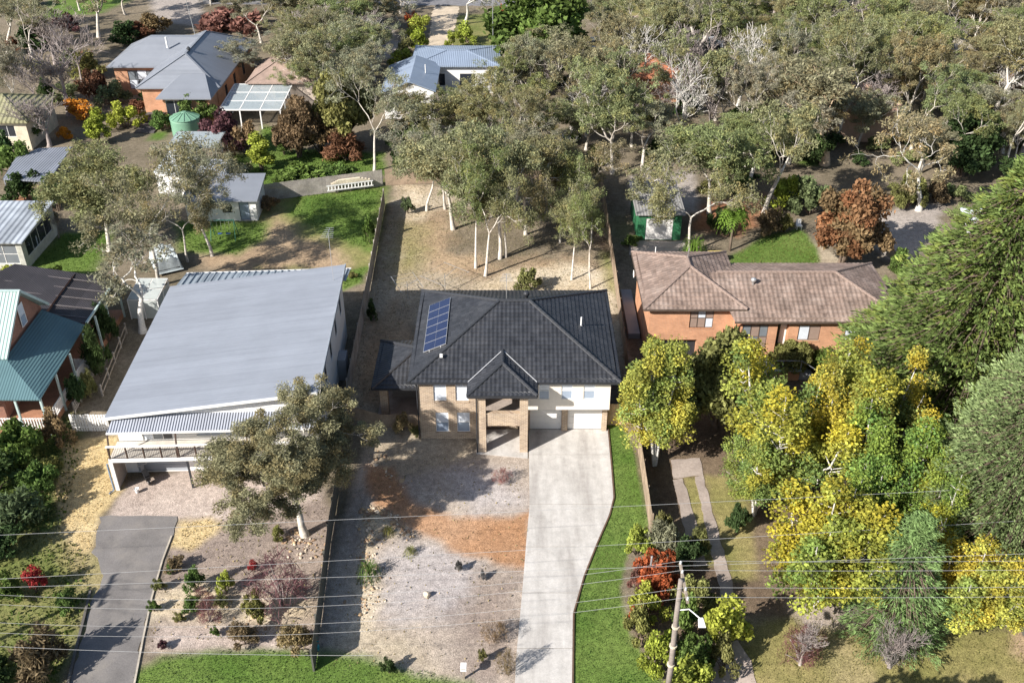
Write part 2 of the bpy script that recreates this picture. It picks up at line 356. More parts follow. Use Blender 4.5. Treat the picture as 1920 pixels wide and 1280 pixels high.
PATCH = [  # (class, outline in photo pixels on the ground, edge softness m, edge wander m)
 ('darkgreen', [(-60, 760), (150, 770), (150, 860), (110, 1000), (-60, 1060)], .8, 1.0),
 ('rough', [(-80, 1010), (110, 1000), (180, 1050), (175, 1110), (100, 1310), (-80, 1310)], .6, .8),
 ('drygrass', [(110, 1010), (190, 1040), (215, 1110), (165, 1200), (150, 1110)], .5, .6),
 ('mulch', [(318, 985), (430, 945), (600, 900), (625, 985), (592, 1215), (265, 1218), (300, 1080)], .4, .4),
 ('sand', [(285, 1120), (400, 1085), (470, 1120), (590, 1120), (588, 1170), (400, 1175), (280, 1165)], .7, .9),
 ('gravel', [(195, 978), (240, 905), (390, 870), (600, 870), (600, 935), (440, 972), (335, 972)], .3, .25),
 ('gravel', [(300, 1175), (420, 1180), (600, 1200), (590, 1222), (290, 1218)], .5, .4),
 ('straw', [(120, 828), (220, 815), (232, 915), (190, 965), (172, 1040), (135, 1035), (118, 980), (108, 930)], .25, .3),
 ('straw', [(335, 975), (400, 965), (420, 985), (360, 1030), (318, 1022)], .3, .4),
 ('pale', [(640, 985), (690, 830), (990, 850), (1005, 960), (985, 1100), (965, 1310), (560, 1310), (600, 1200)], .3, .3),
 ('tan', [(690, 775), (890, 815), (905, 860), (800, 880), (720, 900), (690, 870)], .5, .7),
 ('lilac', [(720, 1035), (800, 1020), (900, 1060), (880, 1150), (760, 1170), (715, 1120)], 1.0, 1.2),
 ('lilac', [(850, 890), (960, 880), (985, 950), (880, 970)], .9, .8),
 ('mulch', [(890, 1080), (985, 1080), (970, 1270), (880, 1250), (860, 1150)], .9, 1.3),
 ('red', [(688, 872), (735, 878), (775, 935), (850, 968), (930, 970), (996, 958), (990, 1062), (940, 1060), (895, 1045), (830, 1018), (735, 985), (694, 945)], .35, .5),
 ('sand', [(680, 950), (725, 955), (770, 1000), (705, 1010), (708, 1130), (700, 1210), (640, 1210), (672, 1100)], .4, .5),
 ('tan', [(620, 1180), (760, 1190), (840, 1270), (720, 1240), (610, 1230)], .8, .8),
 ('lawn', [(1138, 793), (1166, 793), (1192, 852), (1217, 985), (1182, 1010), (1163, 1100), (1178, 1180), (1262, 1310), (1072, 1310), (1074, 1150), (1094, 1080), (1148, 935), (1141, 850)], .08, .05),
 ('lawn', [(250, 1262), (300, 1228), (420, 1217), (600, 1222), (700, 1232), (770, 1255), (880, 1282), (900, 1330), (235, 1330)], .35, .35),
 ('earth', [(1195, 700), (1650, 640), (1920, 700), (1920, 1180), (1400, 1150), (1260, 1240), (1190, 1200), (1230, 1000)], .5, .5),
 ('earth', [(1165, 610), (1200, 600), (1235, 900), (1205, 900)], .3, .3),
 ('olive', [(1318, 890), (1400, 890), (1420, 1085), (1372, 1090)], .3, .3),
 ('olive', [(1278, 890), (1310, 895), (1345, 1060), (1310, 1060)], .2, .2),
 ('olive', [(1395, 1165), (1560, 1150), (1700, 1185), (1990, 1165), (1990, 1330), (1385, 1330)], .5, .6),
 ('pale', [(1480, 1130), (1660, 1110), (1680, 1170), (1520, 1180)], .5, .6),
 ('drygrass', [(1540, 1190), (1590, 1190), (1680, 1310), (1560, 1310)], .5, .6),
 ('dirt', [(1900, 1180), (1990, 1180), (1990, 1260), (1900, 1225)], .4, .4),
 ('tan', [(742, 345), (1140, 365), (1160, 560), (1185, 720), (760, 600), (700, 790), (640, 780), (690, 560)], .4, .5),
 ('dirt', [(800, 400), (1110, 390), (1130, 515), (960, 520), (820, 520), (770, 470)], 1.2, 1.5),
 ('litter', [(840, 400), (1000, 380), (1130, 420), (1120, 500), (1010, 480), (930, 500), (850, 470)], 1.2, 1.8),
 ('earth', [(1010, 350), (1140, 360), (1145, 470), (1060, 440)], 1.0, 1.5), ('dirt', [(690, 600), (740, 560), (780, 600), (720, 760), (660, 760)], .8, 1.0),
 ('sand', [(755, 345), (800, 350), (800, 410), (760, 415)], .8, .9),
 ('sand', [(950, 510), (1060, 495), (1140, 510), (1150, 560), (860, 560)], .9, .9),
 ('drygrass', [(745, 420), (800, 420), (790, 500), (740, 530)], 1.2, 1.0),
 ('rough', [(1125, 470), (1145, 470), (1160, 560), (1140, 545)], .6, .5),
 ('rough', [(500, 350), (725, 335), (700, 500), (640, 530), (480, 500), (470, 410)], .5, .6),
 ('lawn', [(560, 365), (722, 350), (702, 440), (690, 470), (610, 440), (540, 400)], 1.0, 1.2),
 ('dirt', [(370, 480), (480, 440), (520, 400), (560, 440), (640, 470), (650, 505), (380, 500)], .9, 1.2),
 ('lawn', [(640, 510), (690, 500), (680, 530), (640, 545)], .3, .3),
 ('lawn', [(330, 415), (500, 415), (500, 450), (440, 478), (335, 470)], .6, .5),
 ('lawn', [(0, 545), (60, 480), (120, 437), (215, 432), (185, 500), (160, 535)], .4, .4),
 ('lawn', [(430, 290), (560, 280), (720, 285), (724, 328), (480, 350)], .4, .4),
 ('lawn', [(490, 235), (530, 240), (520, 290), (480, 290)], .4, .4), ('lawn', [(285, 245), (315, 245), (310, 262), (280, 262)], .3, .3),
 ('rust', [(0, 385), (45, 365), (85, 368), (95, 395), (60, 400), (0, 400)], .3, .3),
 ('dirt', [(0, 225), (150, 225), (130, 260), (0, 265)], .6, .6),
 ('lawn', [(1370, 480), (1440, 440), (1500, 428), (1530, 460), (1545, 500), (1365, 500)], .3, .3),
 ('tan', [(1530, 455), (1575, 480), (1600, 500), (1540, 500)], .3, .3),
 ('rust', [(1300, 380), (1440, 360), (1440, 410), (1380, 440), (1300, 430)], .8, .8),
 ('paving', [(1640, 405), (1700, 385), (1770, 378), (1760, 420), (1700, 505), (1655, 480)], .3, .3),
 ('paving', [(1180, 330), (1300, 320), (1310, 400), (1190, 405)], .4, .5),
 ('lawn', [(1500, 310), (1480, 300), (1520, 285), (1540, 310)], .6, .6), ('rough', [(1560, 215), (1660, 190), (1650, 240), (1560, 250)], 1, 1),
 ('rough', [(845, 30), (930, 25), (930, 90), (845, 92)], .6, .6), ('olive', [(1130, -10), (1245, -10), (1240, 38), (1150, 40)], .5, .6),
 ('paving', [(690, 70), (735, 45), (760, 110), (700, 110)], .6, .6), ('lawn', [(80, 35), (95, 0), (180, -20), (290, -20), (190, 25)], .8, .8),
 ('paving', [(280, -10), (380, -10), (380, 50), (290, 40)], .5, .6), ('lawn', [(420, 240), (440, 260), (400, 262)], .3, .3)]
def axis_coords(segs):
    out = [segs[0][0]]
    for a, b, d in segs:
        n = max(1, round((b - a) / d)); out += [a + (b - a) * (k + 1) / n for k in range(n)]
    return np.array(out)
gx = axis_coords([(-3000, -300, 450), (-300, -90, 30), (-90, -36, 0.9), (-36, 32, 0.24), (32, 90, 0.9), (90, 300, 30), (300, 3000, 450)])
gy = axis_coords([(-600, 0, 100), (0, 26, 2), (26, 60, 0.22), (60, 82, 0.32), (82, 108, 0.45), (108, 190, 0.9), (190, 300, 10), (300, 4000, 370)])
GX, GY = np.meshgrid(gx, gy); GX = GX.ravel(); GY = GY.ravel()
nz = fbm(GX, GY, 3.1, 3); nf = vnoise(GX, GY, 0.5, 9)
def tone(cls, X, Y, nzv, nfv):
    a, b, s = GC[cls]; t = np.clip((nzv - .3) * 2.2, 0, 1) * .75 + nfv * .25
    return np.array(a)[None, :] * (1 - t[:, None]) + np.array(b)[None, :] * t[:, None]
Cg = tone('litter', GX, GY, nz, nf)
PW = {}
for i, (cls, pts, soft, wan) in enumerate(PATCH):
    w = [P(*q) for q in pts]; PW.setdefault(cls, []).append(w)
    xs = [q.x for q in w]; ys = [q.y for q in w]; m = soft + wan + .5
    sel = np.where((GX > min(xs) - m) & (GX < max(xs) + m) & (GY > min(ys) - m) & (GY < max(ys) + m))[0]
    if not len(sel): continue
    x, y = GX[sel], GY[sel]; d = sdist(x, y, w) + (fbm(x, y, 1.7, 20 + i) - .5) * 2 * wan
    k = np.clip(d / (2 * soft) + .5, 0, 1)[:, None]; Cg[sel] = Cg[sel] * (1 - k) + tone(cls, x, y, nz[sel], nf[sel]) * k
gz = (fbm(GX, GY, 1.1, 5) - .55) * 0.05 - 0.012
me = bpy.data.meshes.new('ground'); nx, ny = len(gx), len(gy)
ii = (np.arange(ny - 1)[:, None] * nx + np.arange(nx - 1)[None, :]).ravel()
qd = np.stack([ii, ii + 1, ii + nx + 1, ii + nx], 1).astype(np.int32)
me.vertices.add(len(GX)); me.vertices.foreach_set('co', np.stack([GX, GY, gz], 1).astype(np.float32).ravel())
me.loops.add(qd.size); me.loops.foreach_set('vertex_index', qd.ravel()); me.polygons.add(len(qd))
me.polygons.foreach_set('loop_start', np.arange(0, qd.size, 4, dtype=np.int32)); me.update(calc_edges=True)
at = me.color_attributes.new('Col', 'FLOAT_COLOR', 'POINT')
at.data.foreach_set('color', np.concatenate([Cg, np.ones((len(Cg), 1))], 1).astype(np.float32).ravel())
gm, n, b = _nt('ground_soil')
a = nd(n, 'ShaderNodeAttribute', attribute_name='Col')
r1 = ramp(n, [(0.32, (.5,) * 3), (0.5, (.95,) * 3), (0.7, (1.5,) * 3)]); n.links.new(noise(n, 14, 4, .75), r1.inputs[0])
r2 = ramp(n, [(0.3, (.72,) * 3), (0.7, (1.25,) * 3)]); n.links.new(noise(n, 2.6, 4, .65), r2.inputs[0])
o = mix(n, 'MULTIPLY', 1.0, a.outputs['Color'], r1.outputs[0]); o = mix(n, 'MULTIPLY', 1.0, o, r2.outputs[0])
n.links.new(o, b.inputs['Base Color']); b.inputs['Roughness'].default_value = .95; b.inputs['Specular IOR Level'].default_value = .1
bp = nd(n, 'ShaderNodeBump'); bp.inputs['Strength'].default_value = .9; bp.inputs['Distance'].default_value = .05
n.links.new(noise(n, 11, 5, .7), bp.inputs['Height']); n.links.new(bp.outputs[0], b.inputs['Normal'])
me.materials.append(gm); tag(link('ground', me), kind='structure')
# ------------------------------------------------------------------ concrete driveway, slab by slab
def conc_mat():
    m, n, b = _nt('concrete'); tc = nd(n, 'ShaderNodeTexCoord'); mp = nd(n, 'ShaderNodeMapping'); mp.inputs['Scale'].default_value = (1.1, .16, 1); n.links.new(tc.outputs['Object'], mp.inputs['Vector'])
    r1 = ramp(n, [(.36, (.37, .345, .32)), (.5, (.475, .45, .42)), (.68, (.55, .525, .495))]); n.links.new(noise(n, .8, 5, .6, mp.outputs[0]), r1.inputs[0])
    r2 = ramp(n, [(.3, (.82,) * 3), (.7, (1.1,) * 3)]); n.links.new(noise(n, 1.6, 6, .7), r2.inputs[0]); r3 = ramp(n, [(.25, (.86,) * 3), (.6, (1.04,) * 3)]); n.links.new(noise(n, 17, 3), r3.inputs[0])
    r4 = ramp(n, [(.60, (1,) * 3), (.70, (.62, .58, .54))]); n.links.new(noise(n, .45, 5, .75), r4.inputs[0])
    o = mix(n, 'MULTIPLY', 1.0, r1.outputs[0], r2.outputs[0]); o = mix(n, 'MULTIPLY', 1.0, o, r3.outputs[0]); o = mix(n, 'MULTIPLY', .6, o, r4.outputs[0]); n.links.new(o, b.inputs['Base Color']); b.inputs['Roughness'].default_value = .85; MATS['concrete'] = m; return m
M_conc = conc_mat()
M_conc_old = mat('old_concrete', (.36, .30, .26), .9, .25, .6, 6, dirt=(.25, .2, .17))
M_joint = mat('joint_sand', (.16, .14, .12), .95)
M_asph = mat('asphalt', (.185, .172, .165), .9, .25, .5, 14, dirt=(.23, .21, .19), bump=.4)
Ld = [(964, 1310), (968, 1230), (980, 1100), (988, 1000), (993, 950), (992, 862)]
Rd = [(1072, 1310), (1074, 1150), (1094, 1080), (1118, 1020), (1142, 965), (1150, 932), (1146, 880), (1139, 803)]
Lw = [P(*q) for q in Ld]; Rw = [P(*q) for q in Rd]
def xat(line, y):
    for p, q in zip(line, line[1:]):
        if p.y <= y <= q.y: return p.x + (q.x - p.x) * (y - p.y) / (q.y - p.y)
    return line[0].x if y < line[0].y else line[-1].x
def strip(y0, y1, step=.6):
    ys = [y0 + (y1 - y0) * k / max(1, round((y1 - y0) / step)) for k in range(max(1, round((y1 - y0) / step)) + 1)]
    return [(xat(Lw, y), y) for y in ys][::-1] + [(xat(Rw, y), y) for y in ys]
drv = MB().prism(strip(33.0, 57.05), -.12, 0.012).build('driveway', M_joint); tag(drv, kind='structure')
for a_, b_ in zip([33.0, 37.3, 41.4, 45.2, 49.1, 54.2], [37.3, 41.4, 45.2, 49.1, 54.2, 57.05]):
    MB().prism(strip(a_ + .02, b_ - .02), 0.0, 0.035).build('slab', M_conc, drv)
# forecourt under the porch
MB().prism([(-2.5, 54.3), (1.1, 53.8), (1.1, 57.05), (-2.5, 57.05)][::1], 0.0, .033).build('slab', M_conc, drv)
ed = MB()
for p, q in zip(Rw[:-1], Rw[1:]): ed.bar((p.x + .05, p.y, .03), (q.x + .05, q.y, .03), .09, .09)
tag(ed.build('lawn_edging', mat('edging_timber', (.12, .075, .05), .9)), kind='structure')
# ------------------------------------------------------------------ asphalt drive of the grey-roofed house
def flat(name, pts, mt, z=.02, wob=.12, seed=0, t=.08, px=True):
    w = [P(*q) for q in pts] if px else [Vector((*q, 0)) for q in pts]; rr = random.Random(seed); out = []
    for p, q in zip(w, w[1:] + w[:1]):
        k = max(1, int((q - p).length / .5))
        for j in range(k):
            r = p.lerp(q, j / k); out.append((r.x + rr.uniform(-wob, wob), r.y + rr.uniform(-wob, wob)))
    ar = sum(out[i][0] * out[(i + 1) % len(out)][1] - out[(i + 1) % len(out)][0] * out[i][1] for i in range(len(out)))
    if ar < 0: out = out[::-1]
    return tag(MB().prism(out, z - t, z).build(name, mt), kind='structure')
flat('asphalt_driveway', [(118, 1310), (145, 1230), (170, 1130), (195, 1080), (175, 1035), (190, 968), (335, 966), (320, 1010), (300, 1060), (282, 1130), (262, 1220), (245, 1310)], M_asph, wob=.13)
kb = MB(); kk = [P(*q) for q in ((122, 1310), (140, 1230), (158, 1160), (170, 1108))]
for p, q in zip(kk[:-1], kk[1:]): kb.bar((p.x, p.y, .06), (q.x, q.y, .06), .14, .16)
tag(kb.build('kerb', mat('kerb_dark', (.12, .11, .10), .9)), kind='structure')
kb = MB(); kk = [P(*q) for q in ((247, 1310), (268, 1200), (285, 1120), (305, 1050), (322, 1005))]
for p, q in zip(kk[:-1], kk[1:]): kb.bar((p.x, p.y, .03), (q.x, q.y, .03), .1, .09)
tag(kb.build('kerb', mat('kerb_pale', (.45, .40, .33), .9)), kind='structure')
# the old two-track driveway of the orange brick house
pt = flat('wheel_track_path', [(1258, 862), (1312, 858), (1318, 890), (1262, 897)], M_conc_old, wob=.05, seed=3)
flat('wheel_track_path', [(1262, 899), (1280, 896), (1300, 960), (1325, 1060), (1300, 1062), (1283, 990)], M_conc_old, wob=.06, seed=4)
flat('wheel_track_path', [(1303, 894), (1318, 892), (1345, 990), (1372, 1090), (1392, 1190), (1370, 1195), (1335, 1040)], M_conc_old, wob=.06, seed=5)
flat('wheel_track_path', [(1336, 1240), (1345, 1215), (1383, 1200), (1408, 1238), (1425, 1312), (1332, 1312)], mat('pink_concrete', (.46, .38, .33), .9, .2, .8, 6, dirt=(.34, .27, .22)), wob=.04, seed=6)
# tracks, road and gravel drive at the far side
flat('road', [(380, 8), (1000, 12), (1000, -30), (380, -30)], mat('road_grey', (.20, .195, .20), .9), wob=.2, z=.025, seed=7)
flat('gravel_driveway', [(796, 110), (808, 55), (812, 13), (862, 13), (850, 60), (846, 100)], mat('cream_gravel', (.52, .43, .32), .95, .2, .8, 8), wob=.2, seed=8)
# ------------------------------------------------------------------ turf blades (uncountable)
def leafmesh(name, C, U, V, rgb, mt):
    """N diamond leaves: centre, half length vector, half width vector, colour"""
    N = len(C); co = np.empty((N, 4, 3), np.float32); co[:, 0] = C - U; co[:, 1] = C + V; co[:, 2] = C + U; co[:, 3] = C - V
    me = bpy.data.meshes.new(name); me.vertices.add(N * 4); me.vertices.foreach_set('co', co.ravel())
    me.loops.add(N * 4); me.loops.foreach_set('vertex_index', np.arange(N * 4, dtype=np.int32)); me.polygons.add(N)
    me.polygons.foreach_set('loop_start', np.arange(0, N * 4, 4, dtype=np.int32)); me.update(calc_edges=True)
    at = me.color_attributes.new('Col', 'FLOAT_COLOR', 'POINT'); cc = np.ones((N, 4, 4), np.float32); cc[:, :, :3] = rgb[:, None, :]
    at.data.foreach_set('color', cc.ravel()); me.materials.append(mt); return me
M_leaf = leaf_mat()
def turf(name, polys_px, dens, h, rgb, seed, edge=.1):
    rng = np.random.default_rng(seed); Cs = []; 
    for pts in polys_px:
        w = [P(*q) for q in pts]; xs = [q.x for q in w]; ys = [q.y for q in w]
        n_ = int((max(xs) - min(xs)) * (max(ys) - min(ys)) * dens); x = rng.uniform(min(xs), max(xs), n_); y = rng.uniform(min(ys), max(ys), n_)
        k = sdist(x, y, w) + (fbm(x, y, 1.3, seed) - .5) * 1.2 > edge; Cs.append(np.stack([x[k], y[k]], 1))
    c = np.concatenate(Cs); N = len(c); hh = h * rng.uniform(.5, 1.3, N); an = rng.uniform(0, 2 * np.pi, N); ti = rng.uniform(.2, .9, N)
    U = np.stack([np.cos(an) * np.sin(ti), np.sin(an) * np.sin(ti), np.cos(ti)], 1) * (hh / 2)[:, None]
    V = np.stack([-np.sin(an), np.cos(an), np.zeros(N)], 1) * (rng.uniform(.25, .5, N) * h)[:, None]
    ctr = np.concatenate([c, np.full((N, 1), -.01)], 1) + U * .9
    t = np.clip((fbm(c[:, 0], c[:, 1], 2.2, seed + 3) - .3) * 2, 0, 1)[:, None]; j = rng.uniform(.75, 1.25, (N, 1))
    rg = (np.array(rgb[0]) * (1 - t) + np.array(rgb[1]) * t) * j
    return tag(link(name, leafmesh(name, ctr, U, V, rg, M_leaf)), kind='stuff')
LW = [q[1] for q in PATCH if q[0] == 'lawn']
g = turf('lawn_grass', LW[:1], 110, .07, ((.04, .095, .016), (.165, .20, .06)), 1, .12)
tag(g, 'bright green mown turf strip curving beside the concrete driveway', 'grass')
g = turf('lawn_grass', LW[1:2], 90, .08, ((.08, .14, .03), (.15, .20, .07)), 2, .05)
tag(g, 'green verge turf between the asphalt drive and the mulched front yard', 'grass')
g = turf('lawn_grass', [LW[2], LW[4], LW[3]], 30, .14, ((.08, .14, .022), (.13, .19, .04)), 3)
tag(g, 'green back lawn of the grey metal roofed house', 'grass')
g = turf('lawn_grass', [LW[5]], 30, .12, ((.08, .14, .022), (.12, .18, .035)), 4); tag(g, 'bright green lawn beside the washing line', 'grass')
g = turf('lawn_grass', [LW[6], LW[7]], 22, .15, ((.09, .14, .03), (.15, .18, .05)), 5); tag(g, 'green lawn behind the grey paling fence with the white planks', 'grass')
g = turf('lawn_grass', [q for c, q, *_ in PATCH if c == 'lawn' and q[0] == (1370, 480)], 24, .13, ((.11, .14, .03), (.16, .17, .055)), 6); tag(g, 'small lawn behind the brown tiled roof', 'grass')
g = turf('rough_grass', [q for c, q, *_ in PATCH if c == 'rough'][:1] + [PATCH[0][1]], 26, .2, ((.07, .11, .02), (.22, .20, .08)), 7); tag(g, 'long rough grass on the bank left of the asphalt drive', 'grass')
g = turf('rough_grass', [q for c, q, *_ in PATCH if c == 'olive'][2:3], 30, .09, ((.16, .155, .05), (.27, .23, .10)), 8); tag(g, 'thin dry verge grass under the two leafless shrubs', 'grass')
g = turf('rough_grass', [q for c, q, *_ in PATCH if c in ('tan', 'drygrass') and q[0] in ((742, 345), (745, 420))], 16, .11, ((.19, .17, .09), (.36, .31, .20)), 9, .3); tag(g, 'sparse dry grass over the sandy back yard of the black roofed house', 'grass')
g = turf('dry_grass', [q for c, q, *_ in PATCH if c in ('straw',)], 40, .10, ((.44, .33, .16), (.56, .44, .24)), 10, .2); tag(g, 'straw coloured dry grass patches by the head of the asphalt drive', 'grass')

g = turf('ground_weeds', [[(640, 985), (690, 830), (990, 870), (990, 1000), (965, 1275), (620, 1275), (600, 1200)]], 2.6, .13, ((.22, .19, .09), (.40, .31, .17)), 12, .2); tag(g, 'sparse dry weeds scattered over the pale mulched front yard', 'weeds')
g = turf('ground_weeds', [[(330, 985), (430, 950), (600, 910), (620, 985), (592, 1205), (275, 1210), (300, 1080)], [(120, 1040), (180, 1060), (165, 1110), (110, 1280), (30, 1280)]], 4.0, .14, ((.16, .15, .06), (.34, .26, .14)), 13, .2); tag(g, 'sparse weeds and dry stalks between the shrubs of the mulched slope', 'weeds')
# ------------------------------------------------------------------ plants
M_gumbark = mat('gum_bark', (.62, .57, .50), .8, .35, 1.5, 7, attr=None, dirt=(.30, .24, .19))
M_darkbark = mat('dark_bark', (.16, .12, .09), .9, .35, 2, 9)
M_greybark = mat('grey_twigs', (.34, .29, .27), .9, .3, 2, 9)
M_goldbark = mat('golden_bark', (.62, .47, .32), .8, .3, 1.5, 7, dirt=(.42, .30, .2))
M_whitebark = mat('white_bark', (.64, .61, .56), .7, .25, 2, 8, dirt=(.4, .37, .33))
def rv(rng, n): 
    v = rng.normal(size=(n, 3)); return v / np.linalg.norm(v, axis=1)[:, None]
def skeleton(rng, H, lev, trunk=.35, spread=(25, 50), ratio=.68, kids=(2, 4), up=.25, wig=.18, r0=None, lean=(0, 0), extra=0.35):
    """recursive limbs: returns [(pts, radii)], tips [(pos, dir)]"""
    limbs, tips = [], []; r0 = H * .022 if r0 is None else r0
    def grow(p, d, L, r, l):
        n = 4 if l < lev else 3; pts = [p]; rad = [r]
        for k in range(n):
            d = d + rng.normal(size=3) * wig * (1 if l else .45); d[2] += up * (.35 if l else .15); d = d / np.linalg.norm(d)
            p = p + d * (L / n); pts.append(p); rad.append(r * (1 - .42 * (k + 1) / n))
            if l and l < lev and k < n - 1 and rng.random() < extra: sub(p, d, L * ratio * .75, rad[-1] * .6, l + 1)
            if l == lev and k == n - 2: tips.append((p, d))
        limbs.append((pts, rad, l))
        if l >= lev: tips.append((p, d)); return
        k = rng.integers(kids[0], kids[1] + 1); a0 = rng.uniform(0, 6.28)
        for j in range(k): sub(p, d, L * ratio * rng.uniform(.8, 1.2), rad[-1] * rng.uniform(.62, .85), l + 1, a0 + j * 6.28 / k)
    def sub(p, d, L, r, l, az=None):
        az = rng.uniform(0, 6.28) if az is None else az + rng.normal() * .3; th = R(rng.uniform(*spread))
        a = np.cross(d, [0.3, .5, .81]); a = a / np.linalg.norm(a); b = np.cross(d, a)
        nd_ = d * math.cos(th) + (a * math.cos(az) + b * math.sin(az)) * math.sin(th); grow(p, nd_, L, r, l)
    d0 = np.array([lean[0], lean[1], 1.0]); d0 /= np.linalg.norm(d0)
    grow(np.array([0, 0, -.15]), d0, H * trunk, r0, 0); return limbs, tips
def limb_mesh(name, limbs, mt, minr=.012, sides=(7, 6, 5, 4, 3, 3)):
    m = MB()
    for pts, rad, l in limbs:
        rr = [max(minr, x) for x in rad]
        if l == 0: rr[0] *= 1.35
        m.tube(pts, rr, sides[min(l, 5)], cap=False)
    return m.mesh(name, mt, smooth=True)
def clumps(rng, ctr, rad, n, ll, lw, flat=.7, hang=.3, shell=.55, tint=None, jit=.22, ctint=.2):
    """leaves round each clump centre -> C, U, V, rgb"""
    ctr = np.asarray(ctr); K = len(ctr); rad = np.broadcast_to(rad, (K,)); N = K * n; idx = np.repeat(np.arange(K), n)
    o = rv(rng, N); rr = rad[idx] * (shell + (1 - shell) * rng.random(N) ** .6) * rng.uniform(.75, 1.1, N)
    C = ctr[idx] + o * rr[:, None] * np.array([1, 1, flat])
    U = rv(rng, N) + o * .35; U[:, 2] -= hang; U /= np.linalg.norm(U, axis=1)[:, None]
    V = np.cross(U, rv(rng, N) + o * .8); V /= np.linalg.norm(V, axis=1)[:, None] + 1e-9
    s = rng.uniform(.7, 1.3, N)[:, None]
    base = (1 + rng.normal(size=(K, 1)) * ctint).clip(.45, 1.6) * np.ones((1, 3))
    if tint is not None: base = base * tint(rng, ctr)
    rgb = base[idx] * (1 + rng.normal(size=(N, 1)) * jit).clip(.4, 1.7)
    return C, U * s * ll / 2, V * s * lw / 2, rgb
def cat4(*ps): return [np.concatenate(x) for x in zip(*ps)]
VAR = {}
def variant(key, trunk_me, crown_me, wood_first=True):
    co = []
    for me in (trunk_me, crown_me):
        if me is None: continue
        a = np.empty(len(me.vertices) * 3, np.float32); me.vertices.foreach_get('co', a); co.append(a.reshape(-1, 3))
    a = np.concatenate(co); lo = np.percentile(a, 1, axis=0); hi = np.percentile(a, 99, axis=0)
    VAR[key] = (trunk_me, crown_me, a[:, 2].max(), max(hi[0] - lo[0], hi[1] - lo[1]), (lo + hi) / 2)
def hue(a, b, p=.5):
    """tint picker: each clump leans to one of two multipliers"""
    def f(rng, ctr):
        t = (rng.random((len(ctr), 1)) < p) * rng.uniform(.5, 1, (len(ctr), 1)); return np.array(a) * (1 - t) + np.array(b) * t
    return f
gumtint = hue((1, 1, 1), (1.16, 1.0, .85), .3)
def gum(key, seed, H=11, lev=4, n=70, cr=.62, ll=.26, lw=.075, dense=1.0, bark=None, **kw):
    rng = np.random.default_rng(seed); limbs, tips = skeleton(rng, H, lev, **kw)
    c = np.array([t[0] + t[1] * .2 for t in tips]); k = rng.random(len(c)) < dense; c = c[k]
    L = clumps(rng, c, rng.uniform(.6, 1.25, len(c)) * cr, n, ll, lw, .72, .5, .3, gumtint, .2, .15)
    variant(key, limb_mesh('trunk', limbs, bark or M_gumbark), leafmesh('crown', *L, M_leaf))
# gums: near ones fine-leaved, far ones coarser
for k in range(4): gum(f'gum{k}', 40 + k, H=11, lev=4, n=38, r0=.15, extra=.5, ll=.22, lw=.065, trunk=(.34, .28, .42, .3)[k], kids=((2, 3), (3, 4), (2, 3), (2, 4))[k], up=(.2, .25, .3, .15)[k], cr=(.56, .52, .58, .6)[k])
for k in range(6): gum(f'fargum{k}', 80 + k, H=11, lev=4, n=48, cr=.5, ll=.22, lw=.075, extra=.35, trunk=(.34, .3, .4, .28, .38, .33)[k], kids=(2, 4), spread=(22, 48), up=(.2, .3, .15, .25, .22, .3)[k], ratio=.72, r0=.22)
gum('hero', 5, H=9.5, lev=4, n=195, cr=.47, ll=.15, lw=.05, trunk=.4, kids=(3, 4), spread=(28, 58), up=.12, ratio=.66, extra=.5)
gum('goldgum', 17, H=12, lev=4, n=24, cr=.62, ll=.3, lw=.1, trunk=.22, kids=(2, 3), spread=(18, 36), up=.22, bark=M_goldbark, ratio=.74)
gum('whitegum', 23, H=12, lev=4, n=24, cr=.6, ll=.3, lw=.1, trunk=.3, kids=(2, 3), spread=(20, 42), up=.2, bark=M_whitebark, wig=.3, ratio=.72)
# leafless trees
for k in range(3):
    rng = np.random.default_rng(200 + k); limbs, tips = skeleton(rng, 7, 5, trunk=.2, spread=(15, 42), kids=(2, 3), ratio=.72, up=.22, wig=.15, extra=.5, r0=.12)
    variant(f'bare{k}', limb_mesh('trunk', limbs, M_greybark, .011), None)
rng = np.random.default_rng(206); limbs, tips = skeleton(rng, 9, 4, trunk=.35, spread=(20, 45), kids=(2, 4), ratio=.7, up=.22, wig=.2, extra=.5, r0=.2)
variant('barewhite', limb_mesh('trunk', limbs, M_whitebark, .02), None)
# shrubs: short stems and lobed leafy masses
def shrub(key, seed, lobes=14, n=190, ll=.17, lw=.09, shape=(1, 1, .8), tint=None, hang=.0, spiky=0.0, lob=.36, bark=None):
    rng = np.random.default_rng(seed); o = rv(rng, lobes); o[:, 2] = np.abs(o[:, 2]) * 1.3 - .25
    c = o * np.array(shape) * rng.uniform(.3, .92, lobes)[:, None]; c[:, 2] += .62 * shape[2]
    c = np.concatenate([c, [[0, 0, .6 * shape[2]]]]); L = clumps(rng, c, lob * rng.uniform(.75, 1.25, len(c)), n, ll, lw, .9, hang, .4, tint, .24, .18)
    if spiky: L[1] *= 1 + spiky
    m = MB()
    for k in range(min(7, len(c))): m.tube([(0.05 * math.cos(k), .05 * math.sin(k), -.1), tuple(c[k] * np.array([.4, .4, .5])), tuple(c[k])], [.035, .025, .012], 4, False)
    variant(key, m.mesh('stem', bark or M_darkbark, True), leafmesh('foliage', *L, M_leaf))
shrub('shrubA', 301, lobes=18, n=150, lob=.3, ll=.14, lw=.075); shrub('shrubB', 302, lobes=24, n=120, lob=.25, ll=.14, lw=.075); shrub('shrubC', 303, lobes=10, n=150, lob=.42, shape=(1, 1, 1.1))
shrub('shrubD', 304, lobes=18, n=120, lob=.28, ll=.2, lw=.05, shape=(1, 1, .7), hang=.2)
shrub('tallshrub', 305, lobes=30, n=130, lob=.3, shape=(.8, .8, 2.0)); shrub('spread', 306, lobes=26, n=80, lob=.22, shape=(1, 1, .35))
